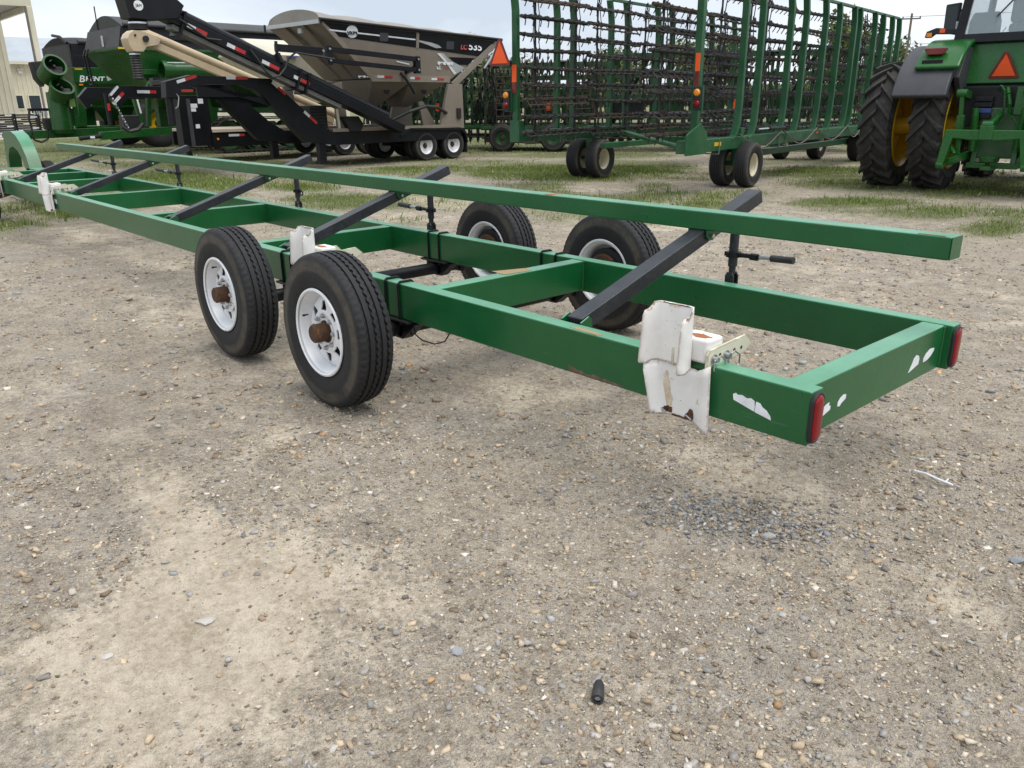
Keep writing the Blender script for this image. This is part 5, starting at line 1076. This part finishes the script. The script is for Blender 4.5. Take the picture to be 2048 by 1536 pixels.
MB().box(3.6, 3.75, YR - .108, YR - .102, .78, .82).build('sticker', ORANGE, HW)

# ---------------------------------------------------------------- tractor with rear duals
TR = thing('tractor', 'green tractor seen from behind with dual rear tyres and yellow rims', 'tractor', (-3.63, 12.72, 0), R(97))
def lug_tyre(Rr, Wd, rr, n):
    hw = Wd / 2; Rc = Rr - .066
    m = MB().lathe([(-hw * .72, rr), (-hw * .9, rr + .03), (-hw, rr + (Rc - rr) * .5), (-hw * .96, Rc - .10), (-hw * .86, Rc - .03), (-hw * .4, Rc - .004), (0, Rc), (hw * .4, Rc - .004), (hw * .86, Rc - .03), (hw * .96, Rc - .10), (hw, rr + (Rc - rr) * .5), (hw * .9, rr + .03), (hw * .72, rr)], 72)
    pol = lambda a, y, r: (r * math.cos(a), y, r * math.sin(a))
    for k in range(n):
        for sg in (-1, 1):
            a0 = 2 * math.pi * (k + (.5 if sg > 0 else 0)) / n; rows = []
            for t_, wd in ((-.06, .040), (.35, .042), (.75, .048), (1.0, .054), (1.06, .054)):
                y = sg * t_ * hw * .94; a = a0 + t_ * .25; top = Rr - .012 * t_ ** 2 if t_ <= 1 else Rr - .09; bt = Rc - .012 - (.09 if t_ > .9 else .0)
                if t_ > 1: bt = Rc - .16; y = sg * hw * .99
                rows.append([pol(a - wd / Rr, y, bt), pol(a + wd / Rr, y, bt), pol(a + wd * .72 / Rr, y, top), pol(a - wd * .72 / Rr, y, top)])
            m.sweep(rows)
    me = m.mesh('tyre'); me.materials.append(RUBF); return me
LT = lug_tyre(1.02, .50, .66, 22)
def big_rim(dish):
    m = MB().lathe([(-.215, .645), (-.235, .66), (-.225, .685), (-.20, .675), (-.16, .64), (-.06, .62), (.06, .62), (.16, .64), (.20, .675), (.225, .685), (.235, .66), (.215, .645), (.15, .615), (.05, .60), (.03, .59), (dish, .50), (dish + .02, .30), (dish - .02, .28), (dish - .02, .10), (dish - .05, .10), (dish - .05, .26), (dish - .02, .48), (.0, .58), (-.05, .60), (-.15, .615)], 56, close=True)
    for k in range(8):
        a = k * math.pi / 4 + .2; m.tube((.235 * math.cos(a), dish - .09, .235 * math.sin(a)), (.235 * math.cos(a), dish + .05, .235 * math.sin(a)), .018, 6)
    me = m.mesh('wheel'); me.materials.append(YELLOW); me.polygons.foreach_set('use_smooth', [True] * len(me.polygons)); me.set_sharp_from_angle(angle=R(40)); return me
BR_ = big_rim(-.02)
for y, fl in ((.95, 0), (1.72, 0), (-.95, 1), (-1.72, 1)):
    wl = link('wheel', BR_, None, TR, loc=(0, y, 1.02), rot=(0, R(13 * y), math.pi if fl else 0)); t_ = link('tyre', LT, None, wl)
    if fl: t_.rotation_euler = (0, 0, math.pi)
    MB().lathe([(-.32, .001), (-.32, .13), (-.12, .15), (.1, .15), (.1, .001)], 24, 'y').build('hub', YELLOW, wl, smooth=True)
MB().tube((0, -1.9, 1.02), (0, 1.9, 1.02), .09, 14).build('axle', YELLOW, TR, smooth=True); MB().tube((0, -.62, 1.02), (0, .62, 1.02), .22, 18).build('axle_housing', JGREEN, TR, smooth=True)
FT = lug_tyre(.74, .46, .40, 20)
for y in (.86, -.86):
    wl = MB().lathe([(-.2, .38), (-.21, .41), (-.1, .38), (-.02, .1), (.02, .1), (.1, .38), (.21, .41)], 32).build('wheel', YELLOW, TR, loc=(2.95, y, .74)); link('tyre', FT, None, wl)
MB().box(2.8, 3.1, -.7, .7, .62, .84).build('front_axle', JGREEN, TR, .02)
MB().prism([(-.45, .55), (3.3, .6), (3.3, 1.0), (-.1, 1.35), (-.45, 1.3)], -.30, .30).build('chassis', DGREEN, TR, .02)
MB().prism([(1.5, 1.0), (4.1, 1.0), (4.2, 1.5), (3.9, 1.95), (1.5, 2.1)], -.42, .42).build('hood', JGREEN, TR, .05)
# rear body panel, cab
MB().prism([(-.28, 1.66), (-.16, 2.26), (1.3, 2.30), (1.3, 1.5), (0, 1.55)], -.66, .66).build('rear_panel', JGREEN, TR, .02)
MB().box(-.22, -.1, -.62, .62, 1.57, 1.66).build('panel_trim', BLACK, TR, .006)
def fender(sg):
    arc = lambda r, n=16, a0=28, a1=158: [(r * math.cos(R(a0 + (a1 - a0) * k / n)), 1.02 + r * math.sin(R(a0 + (a1 - a0) * k / n))) for k in range(n + 1)]
    o_ = arc(1.24); i_ = arc(1.12)
    y0, y1 = (.66, 1.46) if sg > 0 else (-1.46, -.66)
    MB().prism(o_ + list(reversed(i_)), y0, y1).build('fender', GREYP, TR, .03)
    a_ = arc(1.32, 14, 36, 138); b_ = arc(1.243, 14, 36, 138); y2, y3 = (.58, 1.22) if sg > 0 else (-1.22, -.58)
    MB().prism(a_ + list(reversed(b_)), y2, y3).build('fender_cover', JGREEN, TR, .03)
    MB().prism([(-.80, 1.75), (-.50, 2.2), (.6, 2.2), (.6, 1.5), (-.3, 1.3)], *( (.60, .68) if sg > 0 else (-.68, -.60))).build('fender_wall', GREYP, TR, .01)
    yc = .98 * sg
    MB().prism([(yc - .11, 2.085), (yc + .11, 2.085), (yc + .16, 2.165), (yc + .15, 2.18), (yc - .15, 2.18), (yc - .16, 2.165)], -.86, -.74, 'x').build('tail_lamp', DRED, TR, .01); MB().box(-.93, -.84, yc - .15, yc + .15, 1.93, 2.01).build('fender_pocket', BLACK, TR, .01)
fender(1); fender(-1)
gl = MB().hexa([(-.20, -.80, 2.36), (-.20, .80, 2.36), (-.195, .80, 2.36), (-.195, -.80, 2.36), (-.02, -.72, 3.45), (-.02, .72, 3.45), (-.015, .72, 3.45), (-.015, -.72, 3.45)]).build('rear_window', CABG, TR)
MB().hexa([(-.18, .84, 2.2), (1.5, .84, 2.0), (1.5, .845, 2.0), (-.18, .845, 2.2), (0, .76, 3.45), (1.4, .76, 3.45), (1.4, .765, 3.45), (0, .765, 3.45)]).build('side_window', CABG, TR); MB().hexa([(-.18, -.845, 2.2), (1.5, -.845, 2.0), (1.5, -.84, 2.0), (-.18, -.84, 2.2), (0, -.765, 3.45), (1.4, -.765, 3.45), (1.4, -.76, 3.45), (0, -.76, 3.45)]).build('side_window', CABG, TR)
for sg in (-1, 1): MB().bar((-.20, .84 * sg, 2.24), (0, .76 * sg, 3.45), .13, .09, (1, 0, 0)).build('cab_pillar', BLACK, TR, .015); MB().bar((1.5, .84 * sg, 2.0), (1.42, .76 * sg, 3.45), .10, .09, (1, 0, 0)).build('cab_pillar', BLACK, TR, .015)
MB().prism([(-.24, 2.26), (-.20, 2.40), (1.5, 2.2), (1.5, 2.05)], -.86, .86).build('cab_base', BLACK, TR, .02); MB().box(-.25, 1.7, -.9, .9, 3.45, 3.68).build('cab_roof', JGREEN, TR, .06)
MB().box(.35, .50, -.28, .28, 2.55, 3.15).build('seat_back', SEATG, TR, .07); MB().box(.35, .85, -.28, .28, 2.42, 2.56).build('seat_cushion', SEATG, TR, .05); MB().box(.25, .75, -.62, -.36, 2.45, 2.75).build('arm_console', SEATG, TR, .05); MB().prism([(.0, 2.35), (.5, 2.35), (.45, 2.62), (.25, 2.74), (.05, 2.6)], .40, .78).build('side_console', GREYP, TR, .03)
MB().path([(-.10, .1, 2.95), (-.19, .35, 2.62)], .012, 5).build('wiper', PLAST, TR); MB().path([(-.06, -.5, 3.2), (-.14, .0, 2.88)], .012, 5).build('wiper', PLAST, TR)
MB().path([(.1, .82, 2.75), (.05, 1.02, 2.78)], .02, 6).path([(.1, .84, 2.5), (.05, 1.02, 2.55)], .02, 6).build('mirror_arm', PLAST, TR); MB().prism([(.93, 2.40), (1.13, 2.44), (1.14, 2.86), (.92, 2.88)], -.02, .07, 'x').build('mirror', PLAST, TR, .02); MB().prism([(.95, 2.46), (1.11, 2.49), (1.12, 2.83), (.95, 2.84)], -.026, -.021, 'x').build('mirror_glass', WINDOW, TR); MB().box(-.05, .06, .86, .95, 2.48, 2.60).build('work_lamp', LGREY, TR, .01)
MB().prism([(.84, 2.48), (1.22, 2.52), (1.36, 2.47), (1.38, 2.38), (1.30, 2.38), (1.24, 2.43), (.84, 2.41)], -.08, .05, 'x').build('lamp_arm', PLAST, TR, .01); MB().box(-.09, -.082, 1.08, 1.16, 2.44, 2.50).build('orange_reflector', ORANGE, TR); MB().box(-.09, -.083, 1.27, 1.35, 2.39, 2.45).build('turn_lamp', AMBER, TR)
smv(TR, (-.285, .10, 1.745), (R(11), 0, R(-90)), .42)
# hitch: quick-coupler frame, lift arms, top link, drawbar, remote valves
MB().prism([(.56, 1.0), (-.56, 1.0), (-.62, .47), (-.52, .47), (-.44, .88), (-.20, .855), (.20, .855), (.44, .88), (.52, .47), (.62, .47)], -1.27, -1.17, 'x').build('quick_coupler', JGREEN, TR, .012)
for y in (.57, -.57): MB().lathe([(-.05, .001), (-.05, .06), (.05, .06), (.05, .001)], 16, 'y', (-1.22, y, .48)).build('coupler_hook', JGREEN, TR, .008)
MB().box(-1.29, -1.15, -.09, .09, .86, 1.06).build('top_hook', JGREEN, TR, .01); MB().lathe([(-.07, .001), (-.07, .06), (.07, .06), (.07, .001)], 14, 'y', (-1.22, 0, 1.07)).build('top_pin', JGREEN, TR)
for sg in (1, -1):
    MB().bar((-1.15, .48 * sg, .52), (-.25, .34 * sg, .62), .06, .11).build('lower_link', JGREEN, TR, .01)
    MB().bar((-.30, .50 * sg, 1.48), (-.85, .50 * sg, 1.52), .08, .12).build('rocker_arm', JGREEN, TR, .015); MB().lathe([(-.07, .001), (-.07, .06), (.07, .06), (.07, .001)], 14, 'y', (-.85, .50 * sg, 1.52)).build('rocker_pin', JGREEN, TR)
    MB().bar((-.85, .50 * sg, 1.52), (-.80, .44 * sg, .62), .06, .06, (1, 0, 0)).bar((-.83, .475 * sg, 1.2), (-.815, .46 * sg, .85), .10, .10, (1, 0, 0)).build('lift_link', JGREEN, TR, .008)
    MB().tube((-.55, .30 * sg, .66), (-.60, .34 * sg, 1.30), .055, 12).build('lift_cylinder', JGREEN, TR, smooth=True); MB().bar((-.95, .46 * sg, .62), (-.70, .62 * sg, .78), .05, .08).build('sway_block', JGREEN, TR, .008)
    MB().prism([(-.5, .42), (-.2, .42), (-.2, 1.2), (-.42, 1.2)], *((.24, .32) if sg > 0 else (-.32, -.24))).build('drawbar_support', JGREEN, TR, .01)
MB().tube((-.45, 0, 1.22), (-1.16, 0, 1.06), .035, 10).build('top_link', JGREEN, TR, smooth=True)
MB().box(-.55, -.30, -.36, .36, .40, .48).build('drawbar_frame', JGREEN, TR, .01); MB().box(-.95, -.35, -.07, .07, .40, .46).build('drawbar', JGREEN, TR, .008); MB().lathe([(.52, .001), (.52, .11), (.58, .13), (.60, .001)], 16, 'z', (-.82, 0, 0)).build('drawbar_ball', JGREEN, TR); MB().tube((-.82, 0, .34), (-.82, 0, .54), .03, 10).build('drawbar_pin', RUSTY, TR)
for k in range(4): MB().box(-.50, -.34, .14, .40, 1.14 + .085 * k, 1.21 + .085 * k).build('remote_valve', [BLACK, paint('blue_cap', (.02, .05, .2), .4, .1), BLACK, BLACK][k], TR, .01)
MB().box(-.50, -.40, -.42, -.16, 1.20, 1.60).build('socket_plate', JGREEN, TR, .008); MB().lathe([(-.03, .001), (-.03, .05), (.02, .05)], 14, 'x', (-.52, -.3, 1.52)).build('trailer_socket', PLAST, TR)
MB().path([(-.45, .10, 1.55), (-.55, .05, 1.62), (-.62, -.02, 1.55), (-.60, -.05, 1.3), (-.55, .0, 1.1), (-.5, .3, 1.02), (-.5, .4, .95)], .014, 6).path([(-.5, -.1, 1.2), (-.6, -.2, 1.15), (-.6, -.3, 1.0), (-.5, -.35, .9)], .014, 6).path([(-.42, -.02, 1.58), (-.52, -.06, 1.5), (-.52, -.1, 1.35), (-.45, -.12, 1.2)], .03, 7).build('hydraulic_pipe', JGREEN, TR)
MB().box(-.46, -.36, .18, .26, 1.02, 1.10).build('red_coupler', TAPER, TR, .01); MB().box(-.42, -.2, -.62, .62, 1.02, 1.62).build('rear_bulkhead', BLACK, TR, .02)

# ---------------------------------------------------------------- folded tillage tools behind the harrow
DISC = MB().lathe([(-.03, .02), (-.02, .14), (.02, .21), (.024, .21), (-.01, .13), (-.02, .02)], 16, 'x', (0, 0, 0), True).mesh('disc_blade'); DISC.materials.append(IRON)
def tillage(label, loc, rz, length, height, seed, rusty=0.3, wheels=True, discs=True, nrow=4, name='folded_cultivator'):
    g = random.Random(seed); T_ = thing(name, label, 'cultivator', loc, rz)
    MB().box(0, length, -.08, .08, .62, .80).build('main_beam', DGREEN, T_, .01); MB().box(0, length, 1.4, 1.56, .62, .80).build('main_beam', DGREEN, T_, .01)
    for k in range(int(length / 1.6) + 1): MB().box(k * 1.6 - .06 + .05, k * 1.6 + .11, .08, 1.4, .65, .78).build('cross_beam', DGREEN, T_)
    for wing, y in ((0, .1), (1, 1.35)):
        for k in range(nrow):
            z = .95 + (height - 1.0) * k / (nrow - 1); MB().box(.1, length - .1, y - .05, y + .05, z, z + .10).build('wing_tube', DGREEN, T_, .006)
            nsh = int(length / .28)
            for j in range(nsh):
                s = .2 + (length - .4) * (j + .3 * (k % 2)) / nsh; sg = -1 if wing == 0 else 1
                MB().path([(s, y, z + .05), (s + .02, y + sg * .18, z + .16), (s, y + sg * .36, z + .10), (s - .02, y + sg * .42, z - .08), (s, y + sg * .36, z - .24)], .03, 4).build('shank', RUSTY if g.random() < rusty else IRON, T_)
        for k in range(int(length / 1.1) + 1):
            s = .15 + k * (length - .3) / int(length / 1.1); MB().box(s - .045, s + .045, y - .045, y + .045, .80, height + .12).build('wing_post', DGREEN, T_, .006)
        for k in range(int(length / .9)): 
            s = .4 + k * .9; MB().tube((s, y - .1, .9), (s + g.uniform(-.3, .5), y - .15, height * g.uniform(.7, 1.02)), .022, 6).build('gauge_rod', IRON if g.random() > rusty else RUSTY, T_)
        if discs:
            for k in range(int(length / .75)):
                s = .3 + k * .75; z = height + .02 + .05 * (k % 2)
                link('disc_blade', DISC, None, T_, loc=(s, y - .2, z), rot=(0, 0 if k % 3 else R(90), 0))
                MB().tube((s, y - .2, z - .02), (s, y, z - .4), .025, 6).build('disc_arm', DGREEN, T_)
    for k in range(int(length / .8)):
        s = .3 + .8 * k; z0 = .85 + .2 * (k % 3)
        MB().path([(s, -.25, z0), (s + .2, -.32, z0 + .5), (s + .1, -.28, z0 + 1.0), (s + .3, -.2, z0 + 1.5)], .02, 5).build('hydraulic_hose', PLAST, T_)
    for yy in (-.35, .75, 1.9):
        for k in range(int(length / .26)): link('disc_blade', DISC, None, T_, loc=(.2 + .26 * k, yy, .40), rot=(0, 0, R(12)))
        MB().tube((.1, yy, .40), (length - .1, yy, .40), .035, 6).build('gang_shaft', IRON, T_); MB().box(.1, length - .1, yy - .05, yy + .05, .66, .76).build('gang_beam', DGREEN, T_, .006)
        for k in range(int(length / 1.0)): MB().box(.5 + k, .56 + k, yy - .03, yy + .03, .4, .7).build('gang_hanger', IRON, T_)
    for k in range(int(length / 1.2)):
        s = .2 + 1.2 * k; MB().bar((s, .5, .8), (s + 1.0, .5, height * .95), .07, .10).build('diagonal_tube', DGREEN if k % 2 else BLACK, T_); MB().box(s - .1, s + .95, .55, .75, .90, 1.42 + .22 * (k % 3)).build('seed_box', DGREEN if k % 3 else PLAST, T_, .01)
    if wheels:
        for s in (length * .30, length * .36, length * .72, length * .78): farm_wheel(T_, (s, .7, .40), .40, .30, .20, YELLOW, 0, 4, dish=.5)
    MB().box(length * .2, length * .24, -.10, -.085, .66, .72).build('sticker', YELLOWS, T_); MB().box(length * .5, length * .53, -.10, -.085, 1.2, 1.45).build('orange_reflector', ORANGE, T_)
    return T_
tillage('green tillage tool with folded shank rows directly behind the harrow racks', (-16.2, 17.4, 0), R(38), 7.5, 2.75, 3)
T2_ = tillage('rusty folded tillage tool standing between the seed tender and the harrow', (-19.5, 15.2, 0), R(38), 4.2, 2.55, 5, .65, False, True, 5)
MB().box(.2, 3.5, -.5, 1.8, .28, .36).build('rolling_basket_frame', RUSTY, T2_)
for k in range(5): MB().tube((.2, -.5 + .55 * k, .30), (3.5, -.5 + .5 * k, .22), .03, 6).build('basket_bar', RUSTY, T2_)
for s in (.8, 2.4): farm_wheel(T2_, (s, -.6, .42), .42, .3, .2, DGREEN, 0, 4)
tillage('green tillage tool with black discs parked beyond the right end of the harrow', (-8.8, 21.5, 0), R(40), 5.5, 2.5, 9, .15, True, True, 4)
tillage('dark green tillage tool behind the rear legs of the seed tender', (-23.6, 13.4, 0), R(36), 5.2, 2.3, 13, .25, False, True, 4)
# chain harrow panels hanging as rusty grids
for i, (s, y) in enumerate(((.6, -.55), (1.7, -.6), (2.8, -.55))):
    m = MB()
    for k in range(4): m.tube((s + .22 * k, y, .75), (s + .22 * k + .05, y, 2.45), .018, 5)
    for k in range(9): m.tube((s, y - .02, .85 + .19 * k), (s + .7, y - .02, .87 + .19 * k), .014, 4)
    m.build('hanging_grid', RUSTY, T2_)

# ---------------------------------------------------------------- trees, pole
LEAF = attr_mat('tree_leaves', .8, nz=.6)
def tree(label, x, y, h, rad, n, col, bare=False, seed=1, group='trees on the horizon'):
    g = np.random.default_rng(seed); T_ = thing('tree', label, 'tree', (x, y, 0), 0, group)
    m = MB().tube((0, 0, 0), (0, 0, h * .35), h * .028, 8, h * .02); m.tube((0, 0, h * .35), (h * .03, 0, h * .75), h * .02, 7, h * .008)
    tips_ = []
    for k in range(14):
        a = g.uniform(0, 6.28); z0 = h * g.uniform(.25, .6); q = Vector((math.cos(a) * rad * g.uniform(.4, .95), math.sin(a) * rad * g.uniform(.4, .95), z0 + h * g.uniform(.15, .4))); m.tube((0, 0, z0), q, h * .010, 5, h * .003); tips_.append(q)
        for j in range(3): q2 = q + Vector(g.normal(size=3)) * rad * .25; m.tube(Vector((0, 0, z0)).lerp(q, .6), q2, h * .004, 4, h * .001); tips_.append(q2)
    m.build('trunk', BARK, T_)
    c = np.array([tuple(t_) for t_ in tips_]); n = int(n * 2.4); k = g.integers(0, len(c), n); P0 = c[k] + g.normal(size=(n, 3)) * rad * np.array([.24, .24, .18]); s = g.uniform(.04, .10, (n, 1)) * rad * .5
    A, B = g.normal(size=(n, 3)) * s, g.normal(size=(n, 3)) * s
    V = np.stack([P0 - A, P0 + B, P0 + A, P0 - B], 1).reshape(-1, 3); F = np.arange(4 * n).reshape(-1, 4)
    C = np.repeat(np.array(col)[None] * g.uniform(.6, 1.35, (n, 1)), 4, 0)
    link('crown', np_mesh('crown', V, F, 4, C), LEAF, T_)
GRN = (.12, .15, .06); PGR = (.20, .21, .12)
def at_yaw(deg, d): a = math.radians(deg); return 1.02 + math.sin(a) * d, -2.07 + math.cos(a) * d
for i, (deg, d, h, rad, n, col, lab) in enumerate(((-24.2, 95, 6.2, 2.4, 1500, GRN, 'small leafy tree on the horizon just right of the harrow'), (-21.9, 100, 6.2, 2.2, 420, PGR, 'sparse thin pale tree between the harrow and the tractor'), (-26.6, 110, 9.5, 3.4, 2200, GRN, 'round green tree seen through the right end of the harrow racks'),
        (-35, 120, 9, 4.2, 2200, GRN, 'broad green tree behind the middle of the harrow'), (-40.5, 125, 8, 4., 2000, GRN, 'green tree seen through the left half of the harrow'), (-51, 130, 8, 4.5, 2000, GRN, 'green tree behind the rear of the seed tender'), (-48.0, 118, 6.0, 3.4, 1600, PGR, 'pale bushy tree left of the orange triangle'), (-16, 120, 8, 4, 2000, GRN, 'green tree behind the tractor cab'))):
    x, y = at_yaw(deg, d); tree(lab, x, y, h, rad, n, col, seed=i + 1)
x, y = at_yaw(-23.3, 78)
PO = thing('utility_pole', 'wooden utility pole with crossarm and wires behind the harrow', 'utility pole', (x, y, 0)); MB().tube((0, 0, 0), (0, 0, 7.9), .12, 8, .09).build('pole', WOOD, PO); MB().bar((-.6, -.35, 7.5), (.6, .35, 7.5), .09, .10).build('crossarm', WOOD, PO)
for k, (dx, zz) in enumerate(((.55, 7.65), (-.55, 7.65), (.0, 5.6))): MB().path([(dx + 6 * j * 1.0, dx * .5 + 6 * j * -.15 + 2 * j, zz - .012 * j * (12 - j)) for j in range(13)], .014, 4).build('wire', PLAST, PO)
for dx in (.55, -.55): MB().tube((dx, dx * .58, 7.55), (dx, dx * .58, 7.68), .05, 6).build('insulator', GREYP, PO)
n = 26000; g_ = np.random.default_rng(5); yw_ = np.radians(g_.uniform(-84, -6, n)); dd = g_.uniform(205, 235, n)
wx, wy = 1 + np.sin(yw_) * dd, -2 + np.cos(yw_) * dd; top_ = 3.0 + 3.6 * fbm(np.degrees(yw_) * .55, dd * .05, 5, 4)
P0 = np.stack([wx, wy, top_ * g_.random(n) ** .6], -1); A, B = g_.normal(size=(n, 3)) * .42, g_.normal(size=(n, 3)) * .42
V = np.stack([P0 - A, P0 + B, P0 + A, P0 - B], 1).reshape(-1, 3)
tag(link('far_woodland', np_mesh('far_woodland', V, np.arange(4 * n).reshape(-1, 4), 4, np.repeat(np.array([(.075, .10, .04)]) * g_.uniform(.6, 1.3, (n, 1)), 4, 0)), LEAF), 'low band of distant trees along the horizon', 'woodland', kind='stuff')

# ---------------------------------------------------------------- litter on the gravel
cap = thing('rubber_sleeve', 'small ribbed black rubber sleeve lying on the gravel at the bottom', 'rubber sleeve', (-.102, -.765, .012), R(38))
cap.scale = (1.35, 1.35, 1.35)
MB().lathe([(-.026, .0065), (-.026, .0115), (-.020, .0125), (-.018, .0112), (-.012, .012), (-.010, .0108), (-.004, .0116), (.014, .0105), (.022, .008), (.024, .001)], 20, 'y').build('sleeve', BELLOW, cap, smooth=True); MB().tube((0, -.020, 0), (0, -.019, 0), .0075, 14).build('sleeve_core', LGREY, cap)
tag(MB().path([(-.10, 1.17, .008), (-.05, 1.158, .016), (0, 1.15, .012), (.03, 1.148, .010), (.06, 1.145, .008)], .004, 6).path([(.03, 1.148, .010), (.035, 1.16, .022)], .003, 5).build('plastic_strip', STICK), 'thin bent white plastic strip on the gravel at the right', 'plastic strip')
